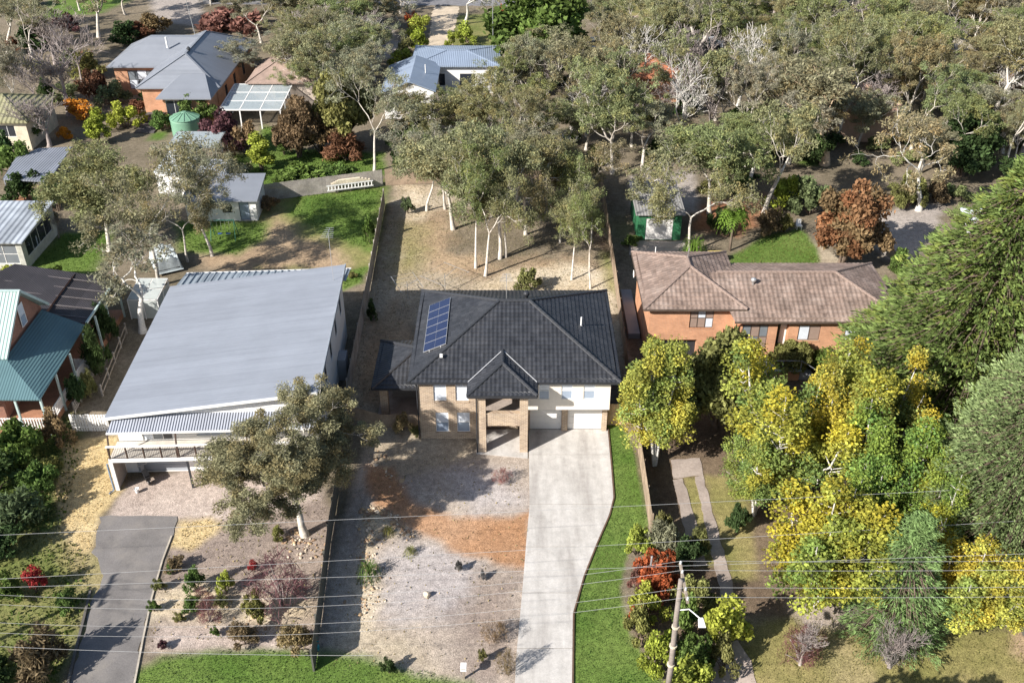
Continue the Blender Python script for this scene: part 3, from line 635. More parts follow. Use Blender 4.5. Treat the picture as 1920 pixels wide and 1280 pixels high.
shrub('bigbush', 307, lobes=40, n=300, lob=.24, ll=.1, lw=.06, shape=(1, 1, 1.0)); shrub('redtip', 308, lobes=44, n=300, lob=.22, ll=.09, lw=.055, shape=(1, 1, .95), tint=hue((1, 1, 1), (1.25, .84, .8), .4))
shrub('twiggy', 309, lobes=14, n=70, lob=.34, ll=.26, lw=.016, shape=(1, 1, .7), bark=M_greybark)
# broad-leaved autumn trees with several upright leaders
def leader(key, seed, nl, H, wid, n, tint, ll=.105, lw=.075, bark=None, cr=.42, low=.06, fall=.8, lev=None):
    rng = np.random.default_rng(seed); m = MB(); cs = []
    for k in range(nl):
        a = rng.uniform(0, 6.28); r = wid * .5 * math.sqrt(rng.random()) * .8; h = H * rng.uniform(.72, 1) * (1 - .3 * r / wid)
        b = np.array([math.cos(a), math.sin(a), 0]) * r; f0 = b * .05
        ps = [f0 + np.array([0, 0, -.15]), f0 + b * .15 + np.array([0, 0, h * .25]), b * .8 + np.array([0, 0, h * .6]), b + np.array([0, 0, h])]
        m.tube(ps, [.065, .055, .04, .012], 5, False)
        for j in range(int(h * 5.2)):
            t = rng.uniform(low, 1.0) ** .9; q = ps[1] * (1 - t) + ps[3] * t if t < .35 else b * min(1, .25 + t) + np.array([0, 0, h * t])
            w_ = wid * .26 * (1 - t) ** fall + .12; az = rng.uniform(0, 6.28); c = q + np.array([math.cos(az), math.sin(az), .35]) * w_ * rng.uniform(.5, 1.1)
            m.tube([q, c], [.022, .008], 3, False); cs.append(c)
    L = clumps(rng, np.array(cs), cr * rng.uniform(.6, 1.15, len(cs)), n, ll, lw, 1.05, .1, .35, tint, .2, .16)
    variant(key, m.mesh('trunk', bark or M_whitebark, True), leafmesh('crown', *L, M_leaf))
def autumn(lo, hi, p):
    def f(rng, ctr):
        t = np.clip(vnoise(ctr[:, 0] + 50, ctr[:, 1] + ctr[:, 2] * .7 + 50, 1.3, 11) * 1.7 - .35 + (ctr[:, 2:3].ravel() / (ctr[:, 2].max() + .1) - .5) * .5 + p, 0, 1)[:, None]
        t = np.clip(t + rng.normal(size=t.shape) * .18, 0, 1); return np.array(lo) * (1 - t) + np.array(hi) * t
    return f
# object colour is yellow; greener clumps come from the tint
leader('poplarA', 401, 7, 8, 4.2, 150, autumn((.48, .68, .9), (1.0, .92, .65), -.02))
leader('poplarB', 402, 9, 8.5, 5.2, 150, autumn((.42, .60, .9), (1.05, .9, .55), -.08), cr=.48)
leader('poplarC', 403, 6, 7, 4.4, 150, autumn((.42, .62, .95), (1.0, .9, .6), -.25), cr=.5)
leader('poplarD', 404, 8, 5.5, 4.2, 160, autumn((.5, .72, .9), (1.08, .93, .6), -.12), cr=.46)
# conifers
def conifer(key, seed, H, wid, tiers, per, n, ll, lw, droop, prof, tint=None, spray=.34):
    rng = np.random.default_rng(seed); m = MB(); m.tube([(0, 0, -.2), (0, 0, H * .5), (0, 0, H * .97)], [H * .03, H * .018, .03], 7, False); cs = []; ds = []
    for t in range(tiers):
        z = H * (.04 + .95 * (t + rng.random()) / tiers); Lb = wid / 2 * prof(z / H) * rng.uniform(.92, 1.06)
        for j in range(max(4, int(per * (.35 + prof(z / H))))):
            a = rng.uniform(0, 6.28); lb = Lb * rng.uniform(.86, 1.06); d = np.array([math.cos(a), math.sin(a), 0])
            if lb > .8: m.tube([(0, 0, z), tuple(d * lb * .6 + np.array([0, 0, z + .1 * lb])), tuple(d * lb + np.array([0, 0, z - droop * lb]))], [.05, .035, .01], 3, False)
            k = max(2, int(lb * 2.1))
            for q in range(k):
                u = (q + .6 + rng.random() * .5) / k; u = max(.45, u) if lb > 1 else u
                cs.append(d * lb * u + np.array([rng.normal() * .16, rng.normal() * .16, z + .1 * lb * u - droop * lb * u * u + rng.normal() * .1])); ds.append(d + np.array([0, 0, .35 - droop]))
    cs = np.array(cs); ds = np.array(ds); C, U, V, rgb = clumps(rng, cs, spray * rng.uniform(.7, 1.3, len(cs)), n, ll, lw, .65, 0, .2, tint, .2, .14)
    idx = np.repeat(np.arange(len(cs)), n); D = ds[idx] + rv(rng, len(idx)) * .55; D /= np.linalg.norm(D, axis=1)[:, None]
    l2 = np.linalg.norm(U, axis=1)[:, None]; wv = np.linalg.norm(V, axis=1)[:, None]; U = D * l2; V = np.cross(D, rv(rng, len(idx)) + np.array([0, 0, .9])); V = V / (np.linalg.norm(V, axis=1)[:, None] + 1e-9) * wv
    variant(key, m.mesh('trunk', M_darkbark, True), leafmesh('crown', C, U, V, rgb, M_leaf))
cone = lambda z: max(.04, (1 - z) ** .75) * min(1, .55 + z * 3)
dome = lambda z: max(.05, math.sqrt(max(0, 1 - (z * .98) ** 2.2))) * min(1, .7 + z * 2)
conifer('cypress', 501, 13, 12, 78, 17, 20, .24, .075, .08, cone, hue((1, 1, 1), (1.25, 1.08, .9), .3))
conifer('cedar', 502, 11, 9.5, 70, 19, 20, .2, .065, .03, dome, hue((1, 1, 1), (1.15, 1.1, 1.15), .4))
conifer('weeping', 503, 6, 4.6, 40, 10, 30, .2, .035, .35, cone, None)
# ferns, strappy tufts
def fronds(key, seed, nf, L, rise, seg, lw, trunkh, ldens=14):
    rng = np.random.default_rng(seed); m = MB(); C = []; U = []; V = []
    m.tube([(0, 0, -.1), (0, 0, max(.05, trunkh))], [.14 if trunkh > .2 else .05] * 2, 6)
    for k in range(nf):
        a = k * 2.4 + rng.normal() * .2; d = np.array([math.cos(a), math.sin(a), 0]); l = L * rng.uniform(.75, 1.1); r_ = rise * rng.uniform(.5, 1.2); sd_ = np.array([-d[1], d[0], 0]); prev = None; pts = []
        for s in range(ldens + 1):
            t = s / ldens; p = d * l * t + np.array([0, 0, trunkh + r_ * (t * 2 - 2.2 * t * t) * l * .7]); pts.append(p)
            if s and lw:
                wdt = lw * math.sin(math.pi * min(1, t * .9 + .1)) + .02
                for sg in (-1, 1): C.append(p + sd_ * sg * wdt * .5); U.append(sd_ * sg * wdt * .55 + d * .05 + np.array([0, 0, -.05])); V.append((pts[-1] - pts[-2]) * .5)
        if not lw:
            for s in range(1, ldens + 1, 2):
                q = pts[min(s + 1, ldens)] - pts[s - 1]; C.append((pts[min(s + 1, ldens)] + pts[s - 1]) / 2); U.append(q * .62); V.append(sd_ * .02)
    C, U, V = np.array(C), np.array(U), np.array(V); rgb = np.ones((len(C), 3)) * rng.uniform(.75, 1.25, (len(C), 1))
    variant(key, m.mesh('stem', M_darkbark, True), leafmesh('foliage', C, U, V, rgb, M_leaf))
fronds('treefern', 601, 22, 1.7, 1.1, 10, .55, 1.2); fronds('tuft', 602, 90, .8, 1.3, 6, 0, .02, 7)
# ------------------------------------------------------------------ placing plants
PAL = {'gum': (.24, .242, .128), 'gumbrown': (.26, .232, .13), 'gumgreen': (.21, .24, .105), 'gumgrey': (.26, .258, .178), 'green': (.115, .175, .045), 'dark': (.055, .09, .03), 'lime': (.28, .33, .05),
 'yellow': (.45, .43, .09), 'yellowgreen': (.30, .34, .06), 'olive': (.20, .20, .07), 'red': (.33, .04, .04), 'redbrown': (.20, .095, .055), 'purple': (.15, .07, .075), 'orange': (.52, .23, .03), 'brown': (.20, .145, .08),
 'rusty': (.36, .10, .04), 'grey': (.20, .185, .17), 'pale': (.26, .25, .15), 'cypress': (.165, .235, .068), 'cedar': (.215, .285, .11), 'weep': (.20, .30, .11), 'fern': (.12, .19, .03), 'tan': (.30, .24, .12), 'pink': (.26, .13, .11), 'greygreen': (.12, .155, .075)}
PN = {}
def put(kind, name, X, Y, h, w, color, label, cat, group=None, rz=None, lim=(.62, 1.6), z=0.0):
    tr, cr, vh, vw, c = VAR[kind]; r = random.Random(zlib.crc32(f'{X:.2f},{Y:.2f}'.encode()))
    sz = h / vh; sx = w / vw; sx = min(max(sx, sz * lim[0]), sz * lim[1])
    o = thing(name, label, cat, (X, Y, z), r.uniform(0, 6.28) if rz is None else rz, group); o.scale = (sx, sx, sz)
    for me, nm in ((tr, tr.name.split('.')[0] if tr else ''), (cr, cr.name.split('.')[0] if cr else '')):
        if me is None: continue
        p = link(nm, me, o)
        if me is cr:
            cc = PAL[color]; j = r.uniform(.88, 1.12); p.color = (cc[0] * j * r.uniform(.94, 1.06), cc[1] * j, cc[2] * j * r.uniform(.9, 1.1), 1)
    return o
def plant(kind, name, bx, by, ty, wpx, color, label, cat='tree', group=None, rz=None, lim=(.62, 1.6), dx=0):
    """base pixel on the ground, pixel row of the top, width in pixels"""
    q = P(bx, by); h = max(.25, ztop(q.y, ty)); w = wpx / ppm(q.y, h * .6)
    return put(kind, name, q.x, q.y, h, w, color, label, cat, group, rz, lim)
# ------------------------------------------------------------------ shared building materials
B_main = brick_mat('buff_brick', (.44, .325, .22), (.28, .20, .145), (.60, .51, .40), 1.25)
B_orange = brick_mat('orange_brick', (.56, .26, .13), (.46, .20, .10), (.50, .36, .26))
B_red = brick_mat('red_brick', (.29, .125, .08), (.22, .095, .065), (.33, .22, .17))
T_black = mat('charcoal_tile', (.036, .038, .044), .42, .2, .8, 5, spec=.45, attr='Col', dirt=(.052, .053, .058))
T_brown = mat('brown_tile', (.225, .165, .135), .75, .28, .7, 4, attr='Col', dirt=(.30, .235, .20))
C_black = mat('charcoal_cap', (.042, .044, .05), .42, .2, .8, 5, spec=.45); C_brown = mat('brown_cap', (.25, .185, .155), .8, .3, 3, 9, dirt=(.46, .40, .36))
M_cream = mat('cream_render', (.74, .68, .60), .8, .07, .6, 5)
M_white = mat('white_paint', (.74, .73, .71), .55, .07, .8, 6)
M_grey = mat('grey_paint', (.24, .25, .27), .55, .1)
M_char = mat('charcoal_metal', (.035, .037, .042), .45, .15)
M_alu = mat('aluminium', (.55, .55, .55), .35, .1, metal=.6)
M_door = mat('garage_door_white', (.70, .68, .65), .5, .05, .8, 6)
M_taupe = mat('taupe_render', (.30, .26, .22), .8, .1)
G_blind = glass_mat('pane_blind', (.62, .66, .72)); G_blue = glass_mat('pane_blue', (.30, .36, .45)); G_dark = glass_mat('pane_dark', (.03, .035, .045)); G_grey = glass_mat('pane_grey', (.18, .20, .22)); G_pink = glass_mat('pane_curtain', (.30, .22, .18))
G_clear = glass_mat('clear_sheet', (.55, .62, .64), .12, .45)
M_timber = mat('timber_grey', (.30, .25, .20), .9, .3, 2, 8); M_pine = mat('timber_pale', (.50, .36, .22), .85, .3, 1.5, 7)
X, Yv, Z = Vector((1, 0, 0)), Vector((0, 1, 0)), Vector((0, 0, 1))
def soffit(parent, corners, z, mt, t=.16):
    m = MB(); m.prism(corners, z - t, z - .01); return m.build('roof', mt, parent)
def gutter(parent, pts, z, mt, w=.12):
    m = MB()
    for p, q in zip(pts, pts[1:]): m.bar((p[0], p[1], z - .05), (q[0], q[1], z - .05), w, .13)
    m.build('gutter', mt, parent)
def pipe(parent, pts, mt, r=.05, name='downpipe'): MB().tube(pts, r, 8).build(name, mt, parent)
# ------------------------------------------------------------------ the black-tiled house
hs = thing('two_storey_house', 'two-storey buff brick house with black tiled hip roof and solar panels', 'house', (0.2, 62, 0))
x0, x1, y0, y1, ze, zr = -7.1, 7.45, 55.55, 68.1, 5.2, 8.0
ra, rb = Vector((-.9, 61.82, zr)), Vector((1.25, 61.82, zr))
c = [Vector((x0, y0, ze)), Vector((x1, y0, ze)), Vector((x1, y1, ze)), Vector((x0, y1, ze))]
rf = soffit(hs, [(x0 + .04, y0 + .04), (x1 - .04, y0 + .04), (x1 - .04, y1 - .04), (x0 + .04, y1 - .04)], ze, M_char, .2); tag(rf, 'black concrete tile hip roof')
for s_, pl in enumerate(([c[0], c[1], rb, ra], [c[1], c[2], rb], [c[2], c[3], ra, rb], [c[3], c[0], ra])): tile_slope(rf, pl, T_black, seed=s_ + 1)
for a_, b_ in ((c[0], ra), (c[1], rb), (c[2], rb), (c[3], ra), (ra, rb)): caps(rf, a_, b_, C_black)
gutter(rf, [(x0, y0), (-3.0, y0)], ze, M_char); gutter(rf, [(1.71, y0), (x1, y0), (x1, y1), (x0, y1), (x0, y0)], ze, M_char)
# walls
m = MB(); wl, wr, wf, wb = -6.5, 6.82, 55.98, 67.5
upw = [(-5.45 - wl, -4.55 - wl, 3.35, 4.88), (-3.92 - wl, -3.02 - wl, 3.35, 4.88)]; low = [(-5.38 - wl, -4.48 - wl, .62, 2.35), (-3.88 - wl, -2.98 - wl, .62, 2.35)]
m.wall((wl, wf, 0), X, -Yv, 4.1, 5.1, upw + low)
m.wall((wl, wb, 0), -Yv, -X, wb - wf, 5.1); m.wall((wr, wb, 0), -X, Yv, wr - wl, 5.1); m.wall((wr, 57.1, 0), Yv, X, wb - 57.1, 5.1)
m.wall((-2.4, wf, 0), Yv, X, 1.6, 5.1)
m.build('wall', B_main, hs)
for a, b, z0_, z1_ in upw: window(hs, (wl + a, wf, z0_), X, -Yv, b - a, z1_ - z0_, 1, 2, M_white, [G_blind, G_blind], .11, B_main)
for a, b, z0_, z1_ in low: window(hs, (wl + a, wf, z0_), X, -Yv, b - a, z1_ - z0_, 1, 2, M_white, [G_blue, G_blind], .11, B_main)
# cream upper storey over the garages
m = MB(); cw = [(.75, 1.5, .9, 2.36), (2.32, 3.1, .9, 2.36), (3.86, 4.66, .9, 2.36)]
m.wall((1.1, 56.0, 2.58), X, -Yv, 5.72, 2.5, cw); m.wall((6.82, 56.0, 2.58), Yv, X, 1.12, 2.5); m.wall((1.1, 57.2, 2.58), -Yv, -X, 1.2, 2.5)
m.poly([(1.1, 56.0, 2.58), (1.1, 57.2, 2.58), (6.82, 57.2, 2.58), (6.82, 56, 2.58)]); tag(m.build('upper_wall', M_cream, hs), 'cream rendered upper wall above the garage doors')
for a, b, z0_, z1_ in cw: window(hs, (1.1 + a, 56.0, 2.58 + z0_), X, -Yv, b - a, z1_ - z0_, 1, 2, M_white, [G_blue, G_blind], .08)
for (a, b) in ((1.08, 1.28), (3.56, 3.98), (6.46, 6.80)): MB().box(a, 56.85, 0, b, 57.16, 2.57).build('pier', B_main, hs)
for (a, b) in ((1.28, 3.56), (3.98, 6.46)):
    gd = MB().box(a, 57.12, .02, b, 57.17, 2.57).build('garage_door', M_door, hs)
    for k in range(4): MB().box(a + .03, 57.085, .04 + k * .56, b - .03, 57.118, .04 + k * .56 + .545).build('door_panel', M_door, gd)
# porch: two tall pillars, balcony, own hip roof
for a, b in ((-2.36, -1.80), (.53, 1.09)):
    MB().box(a, 54.45, 0, b, 55.0, 5.06).build('pillar', B_main, hs)
MB().box(.66, 55.0, 0, .98, 57.28, 2.27).build('side_wall', B_main, hs)  # unseen return wall, added so the porch shadow fills the forecourt
bw = MB().box(-1.80, 54.55, 2.28, .53, 54.82, 3.32).build('balcony_wall', B_main, hs); MB().box(-1.80, 54.50, 3.32, .53, 54.87, 3.37).build('coping', B_main, bw)
MB().box(-2.36, 54.83, 2.28, 1.09, 57.3, 2.52).build('balcony_floor', M_conc_old, hs)
m = MB(); m.wall((-2.4, 57.3, 0), X, -Yv, 3.5, 5.1, [(.75, 1.95, 2.53, 4.65), (2.25, 3.0, 2.9, 4.5), (.9, 2.2, .02, 2.1)]); m.wall((1.1, 57.3, 0), -Yv, -X, 1.3, 2.57); m.build('porch_wall', B_main, hs)
dr = MB().box(-1.63, 57.36, 2.54, -.78, 57.41, 4.63).build('door', M_door, hs); MB().box(-.86, 57.30, 3.5, -.82, 57.36, 3.75).build('door_handle', M_char, dr)
MB().box(-.76, 57.37, 2.54, -.46, 57.40, 4.63).build('sidelight', G_dark, hs)
window(hs, (-.15, 57.3, 2.9), X, -Yv, .75, 1.6, 1, 2, M_white, [G_blind], .1)
MB().box(-1.48, 57.36, .02, -.22, 57.4, 2.08).build('entry_door', mat('door_timber', (.13, .075, .045), .6), hs)
pr = soffit(hs, [(-3.0, 54.0), (1.71, 54.0), (1.71, 55.6), (-3.0, 55.6)], 5.19, M_char, .2); pr.name = 'porch_roof'
A0, A1 = Vector((-.645, 56.36, 6.25)), Vector((-.645, 57.9, 6.25)); E0, E1 = Vector((-3.0, 54.0, 5.2)), Vector((1.71, 54.0, 5.2)); W0, W1 = Vector((-3.0, 55.55, 5.2)), Vector((1.71, 55.55, 5.2))
tile_slope(pr, [E0, E1, A0], T_black, seed=11); tile_slope(pr, [W0, E0, A0, A1], T_black, seed=12); tile_slope(pr, [E1, W1, A1, A0], T_black, seed=13)
for a_, b_ in ((E0, A0), (E1, A0), (A0, A1)): caps(pr, a_, b_, C_black)
up = Vector((0, -.03, .10))
for a_ in (W0, W1): MB().bar(a_ + up, A1 + up, .05, .03).build('valley_flashing', mat('zinc', (.62, .62, .62), .4, .1, metal=.3), pr)
gutter(pr, [(-3.0, 55.5), (-3.0, 54.0), (1.71, 54.0), (1.71, 55.5)], 5.2, M_char)
# side patio roof on its pillar
pa = [(-10.05, 58.0), (-6.52, 58.0), (-6.52, 64.3), (-10.05, 64.3)]; zp = 2.95
pf = soffit(hs, [(a + .03 * (1 if a < -8 else 0), b) for a, b in pa], zp, M_char, .18); pf.name = 'patio_roof'
q = [Vector((*a, zp)) for a in pa]; Ap = Vector((-6.9, 61.15, zp + 3.15 * .45)); Aq = Vector((-6.52, 61.15, zp + 3.15 * .45))
tile_slope(pf, [q[3], q[0], Ap], T_black, seed=21); tile_slope(pf, [q[0], q[1], Aq, Ap], T_black, seed=22); tile_slope(pf, [q[2], q[3], Ap, Aq], T_black, seed=23)
caps(pf, q[0], Ap, C_black); caps(pf, q[3], Ap, C_black); gutter(pf, [pa[1], pa[0], pa[3], pa[2]], zp, M_char)
for yy in (58.7, 63.5): MB().box(-9.62, yy, 0, -9.06, yy + .5, zp - .17).build('pillar', B_main, hs)
MB().box(-9.9, 58.2, -.05, -6.51, 64.2, .06).build('patio_floor', M_conc_old, hs); MB().box(-9.0, 60.9, .06, -6.52, 61.05, 2.7).build('screen_wall', M_taupe, hs)
# solar panels, vents, aerial, pipes
sl_n = (c[0] - c[3]).cross(ra - c[3]).normalized(); sl_v = sl_n.cross((c[0] - c[3]).normalized())
M_cell = mat('solar_cells', (.018, .026, .07), .18, .15, 3, 20, spec=.6)
u_ = -(c[0] - c[3]).normalized()       # towards the back
o_ = P(792, 658, 5.85); o_ = o_ + sl_n * ((c[0] - o_).dot(sl_n) + .16)
for k in range(6):
    b_ = o_ + u_ * (k * 1.07); b2, b3, b4 = b_ + u_ * 1.05, b_ + u_ * 1.05 + sl_v * 1.78, b_ + sl_v * 1.78
    low4 = [b_ - sl_n * .05, b4 - sl_n * .05, b3 - sl_n * .05, b2 - sl_n * .05]; hi4 = [b_, b4, b3, b2]
    sp = MB().hexa(low4 + hi4).build('solar_panel', M_alu, hs)
    for h_ in range(2):
        g = [b_ + u_ * .03 + sl_v * (.03 + h_ * .87), b_ + u_ * .03 + sl_v * (.88 + h_ * .87), b_ + u_ * 1.02 + sl_v * (.88 + h_ * .87), b_ + u_ * 1.02 + sl_v * (.03 + h_ * .87)]
        MB().hexa([p + sl_n * .002 for p in g] + [p + sl_n * .008 for p in g]).build('cell_field', M_cell, sp)
for k in range(2):
    b_ = o_ + sl_v * (.45 + k * .9) - sl_n * .09; MB().bar(b_ - u_ * .12, b_ + u_ * 6.5, .05, .06, sl_n).build('mounting_rail', M_alu, hs)
MB().box(-5.0, 57.2, 6.16, -4.8, 57.35, 6.4).build('isolator_box', M_white, hs)
m = MB().lathe([(.12, 7.5), (.12, 7.7), (.22, 7.74), (.24, 7.9), (.15, 8.02), (.02, 8.05)], 14, (1.05, 63.1)); m.build('roof_ventilator', M_char, hs, True)
MB().tube([(5.0, 61.1, 6.1), (5.0, 61.1, 7.05)], .06, 8).build('flue_pipe', M_white, hs); MB().lathe([(.17, 6.18), (.06, 6.42)], 10, (5.0, 61.1)).build('flue_flashing', M_alu, hs)
def aerial(parent, base, h, n=6, L=1.1, ax=(0, 1, 0)):
    b = Vector(base); t = b + Z * h; ax = Vector(ax); sd_ = ax.cross(Z)
    MB().tube([b, t], .02, 5).build('aerial_mast', M_alu, parent); m = MB().bar(t - ax * L / 2, t + ax * L / 2, .03)
    for k in range(n): p = t + ax * L * (k / (n - 1) - .5); w = .5 - .25 * k / n; m.bar(p - sd_ * w, p + sd_ * w, .02)
    m.build('tv_aerial', M_alu, parent)
aerial(hs, (-.4, 62.3, 7.75), 1.9)
pipe(hs, [(-6.58, 55.9, 5.0), (-6.58, 55.9, .05)], M_char); pipe(hs, [(-2.42, 54.4, 5.0), (-2.42, 54.4, .05)], M_char)
# ------------------------------------------------------------------ grey metal roofed house (skillion roof, deck in front)
S_grey = sheet_mat('grey_roof_sheet', (.255, .275, .315), 1, .25, .5, .06, depth=.006, seam=.12); S_awn = sheet_mat('awning_sheet', (.30, .32, .37), 0, .18, .4, .08, depth=.05)
S_rear = sheet_mat('rear_verandah_sheet', (.25, .29, .33), 0, .45, .45, .08, depth=.02)
W_board = sheet_mat('white_weatherboard', (.70, .69, .67), 2, .2, .6, .04, depth=.02)
hl = thing('deck_house', 'white house with a broad plain grey metal skillion roof and front deck', 'house', (-26.4, 52.2, 0), R(2.2))
Wd, D = 13.5, 17.0
def zrf(u): return 5.02 + 1.62 * u / Wd
rr = MB().slab([(-.25, -.35, zrf(-.25)), (Wd + .3, -.35, zrf(Wd + .3)), (Wd + .3, D, zrf(Wd + .3)), (-.25, D, zrf(-.25))], .14).build('roof', S_grey, hl, local=True); tag(rr, 'plain pale grey metal skillion roof')
m = MB(); m.bar((-.3, -.38, zrf(-.3) - .06), (Wd + .3, -.38, zrf(Wd + .3) - .06), .05, .2); m.build('fascia', M_white, rr, local=True)
MB().bar((Wd + .33, -.35, zrf(Wd) - .02), (Wd + .33, D, zrf(Wd) - .02), .09, .26).build('barge_capping', mat('grey_capping', (.30, .33, .37), .5), rr, local=True)
rv_ = MB().slab([(2.2, D - .1, 4.95), (Wd + .25, D - .1, 5.3), (Wd + .25, D + 3.1, 4.6), (.2, D + 3.1, 4.45), (.1, D + .02, 4.9)], .08).build('rear_verandah_roof', S_rear, hl, local=True)
for k in range(25):
    u = .5 + k * (Wd - .5) / 24; zb = 4.9 + .38 * u / Wd
    MB().bar((u, D + .05, zb + .035), (u, D + 3.05, 4.47 + .14 * u / Wd + .03), .1, .07).build('roof_rib', S_rear, rv_, local=True)
MB().bar((.2, D + 3.12, 4.42), (Wd + .3, D + 3.12, 4.58), .12, .12).build('gutter', M_white, rv_, local=True)
m = MB(); m.wall((.1, .2, 2.66), (1, 0, 0), (0, -1, 0), Wd - .2, 2.25, [(1.6, 3.6, .0, 2.05), (5.2, 8.0, .3, 2.0), (9.5, 11.5, .3, 2.0)])
m.poly([(.1, .2, 4.9), (Wd - .1, .2, 4.9), (Wd - .1, .2, 6.5)])
m.wall((.1, D - .1, 0), (0, -1, 0), (-1, 0, 0), D - .3, 4.9); m.wall((Wd - .1, D - .1, 0), (-1, 0, 0), (0, 1, 0), Wd - .2, 4.9)
sw = [(1.6 + 3.15 * k, 2.5 + 3.15 * k, 3.4, 5.0) for k in range(5)]
m.wall((Wd - .1, .2, 0), (0, 1, 0), (1, 0, 0), D - .3, 6.45, sw); m.build('wall', W_board, hl, local=True)
def lwin(parent, O, U, N, *a, **k):
    M_ = INV[hl].inverted(); return window(parent, M_ @ Vector(O), M_.to_3x3() @ Vector(U), M_.to_3x3() @ Vector(N), *a, **k)
for a, b, z0_, z1_ in sw: lwin(hl, (Wd - .1, .2 + a, z0_), (0, 1, 0), (1, 0, 0), b - a, z1_ - z0_, 1, 2, M_char, G_dark)
lwin(hl, (1.7, .2, 2.68), (1, 0, 0), (0, -1, 0), 2.0, 2.03, 3, 1, M_white, [G_blind, G_grey, G_dark], name='sliding_door'); lwin(hl, (5.3, .2, 2.96), (1, 0, 0), (0, -1, 0), 2.8, 1.7, 3, 1, M_white, G_blue); lwin(hl, (9.6, .2, 2.96), (1, 0, 0), (0, -1, 0), 2.0, 1.7, 2, 1, M_white, G_blue)
m = MB(); m.wall((.1, .12, 0), (1, 0, 0), (0, -1, 0), Wd - .2, 2.4, [(.8, 4.2, .05, 2.2), (6.2, 9.6, .05, 2.2)]); m.build('lower_wall', M_white, hl, local=True)
for a in (.9, 6.3):
    g = MB().box(a, .2, .05, a + 3.4, .25, 2.2).build('garage_door', mat('grey_door', (.33, .35, .38), .5, .06), hl, local=True)
    for k in range(4): MB().box(a + .04, .165, .08 + k * .53, a + 3.36, .198, .08 + k * .53 + .5).build('door_panel', MATS['grey_door'], g, local=True)
MB().box(-.05, -1.65, 2.42, Wd, .19, 2.62).build('deck', mat('deck_boards', (.60, .55, .48), .8, .15), hl, local=True); MB().box(-.08, -1.72, 2.38, Wd, -1.652, 2.66).build('deck_fascia', M_white, hl, local=True)
MB().box(-.08, -1.6, 0, .1, .1, 2.37).build('side_wall', mat('side_sheet', (.42, .36, .32), .8), hl, local=True); MB().box(-.12, -1.74, 0, .14, -1.62, 2.37).build('corner_post', M_white, hl, local=True)
MB().box(4.9, -1.68, 0, 5.02, -1.56, 2.37).build('deck_post', M_char, hl, local=True); MB().box(9.6, -1.68, 0, 9.72, -1.56, 2.37).build('deck_post', M_char, hl, local=True)
MB().box(-.05, -1.74, 3.62, Wd, -1.6, 3.69).build('handrail', M_white, hl, local=True); M_rail = mat('rail_brown', (.07, .045, .035), .7)
for k in range(13): MB().box(k * 1.12, -1.7, 2.63, k * 1.12 + .09, -1.63, 3.61).build('railing_post', M_rail, hl, local=True)
for k in range(12):
    m = MB()
    for j in range(9): u = k * 1.12 + .1 + j * .113; m.box(u, -1.675, 2.72, u + .018, -1.655, 3.6)
    m.box(k * 1.12 + .1, -1.68, 2.69, k * 1.12 + 1.1, -1.65, 2.72); m.build('balusters', M_rail, hl, local=True, kind='stuff')
aw = MB().slab([(0.0, -1.15, 4.42), (Wd, -1.15, 4.42), (Wd, .19, 4.86), (.25, .19, 4.86)], .05).build('awning', S_awn, hl, local=True); MB().bar((0, -1.2, 4.37), (Wd, -1.2, 4.37), .1, .1).build('gutter', M_white, aw, local=True)
for u in (.02, 4.4, 9.0, Wd - .1): MB().bar((u, -1.66, 2.65), (u + .02, -1.14, 4.36), .09).build('awning_post', M_rail, hl, local=True)
MB().tube([(-.22, -1.75, 2.3), (-.22, -1.75, .1), (-.45, -2.1, .06)], .06, 8).build('downpipe', mat('blue_grey_pipe', (.22, .28, .36), .5), hl, local=True)
t_ = INV[hl].inverted() @ Vector((Wd - .35, D - 2.4, 6.5)); aerial(hl, t_, 4.2, 6, 1.6)
for v_, w_, h_ in ((2.2, 1.2, 1.6), (10.5, 1.4, 1.9)): MB().box(Wd - .08, v_, 0, Wd + .55, v_ + w_, h_).build('side_tank', M_grey, hl, local=True)
# ------------------------------------------------------------------ orange brick house with brown tiles
hr = thing('brick_house', 'orange brick house with weathered brown tiled roof behind the yellow trees', 'house', (20, 69, 0))
xa, xb, ya, yb, ze = 10.15, 18.1, 65.55, 75.0, 5.0
Af, Ab = Vector((14.12, 69.5, 6.62)), Vector((14.12, 71.0, 6.62)); c = [Vector((xa, ya, ze)), Vector((xb, ya, ze)), Vector((xb, yb, ze)), Vector((xa, yb, ze))]
rf = soffit(hr, [(xa + .05, ya + .05), (xb - .05, ya + .05), (xb - .05, yb - .05), (xa + .05, yb - .05)], ze, mat('brown_fascia', (.10, .075, .06), .6)); tag(rf, 'weathered brown tile hip roof over the taller wing')
for s_, pl in enumerate(([c[0], c[1], Af], [c[1], c[2], Ab, Af], [c[2], c[3], Ab], [c[3], c[0], Af, Ab])): tile_slope(rf, pl, T_brown, tw=.36, cl=.40, seed=31 + s_)
for a_, b_ in ((c[0], Af), (c[1], Af), (c[2], Ab), (c[3], Ab), (Af, Ab)): caps(rf, a_, b_, C_brown)
gutter(rf, [(xa, ya), (xb, ya)], ze, MATS['brown_fascia']); gutter(rf, [(xa, yb), (xa, ya)], ze, MATS['brown_fascia'])
xc, xd, yc, yd, zf = 17.0, 30.2, 64.55, 73.9, 4.5
Rl, Rr = Vector((15.6, 69.2, 6.25)), Vector((25.6, 69.2, 6.25)); e = [Vector((xc, yc, zf)), Vector((xd, yc, zf)), Vector((xd, yd, zf)), Vector((18.1, yd, zf))]
rg = soffit(hr, [(17.6, yc + .05), (xd - .05, yc + .05), (xd - .05, yd - .05), (18.15, yd - .05)], zf, MATS['brown_fascia']); rg.name = 'lower_roof'
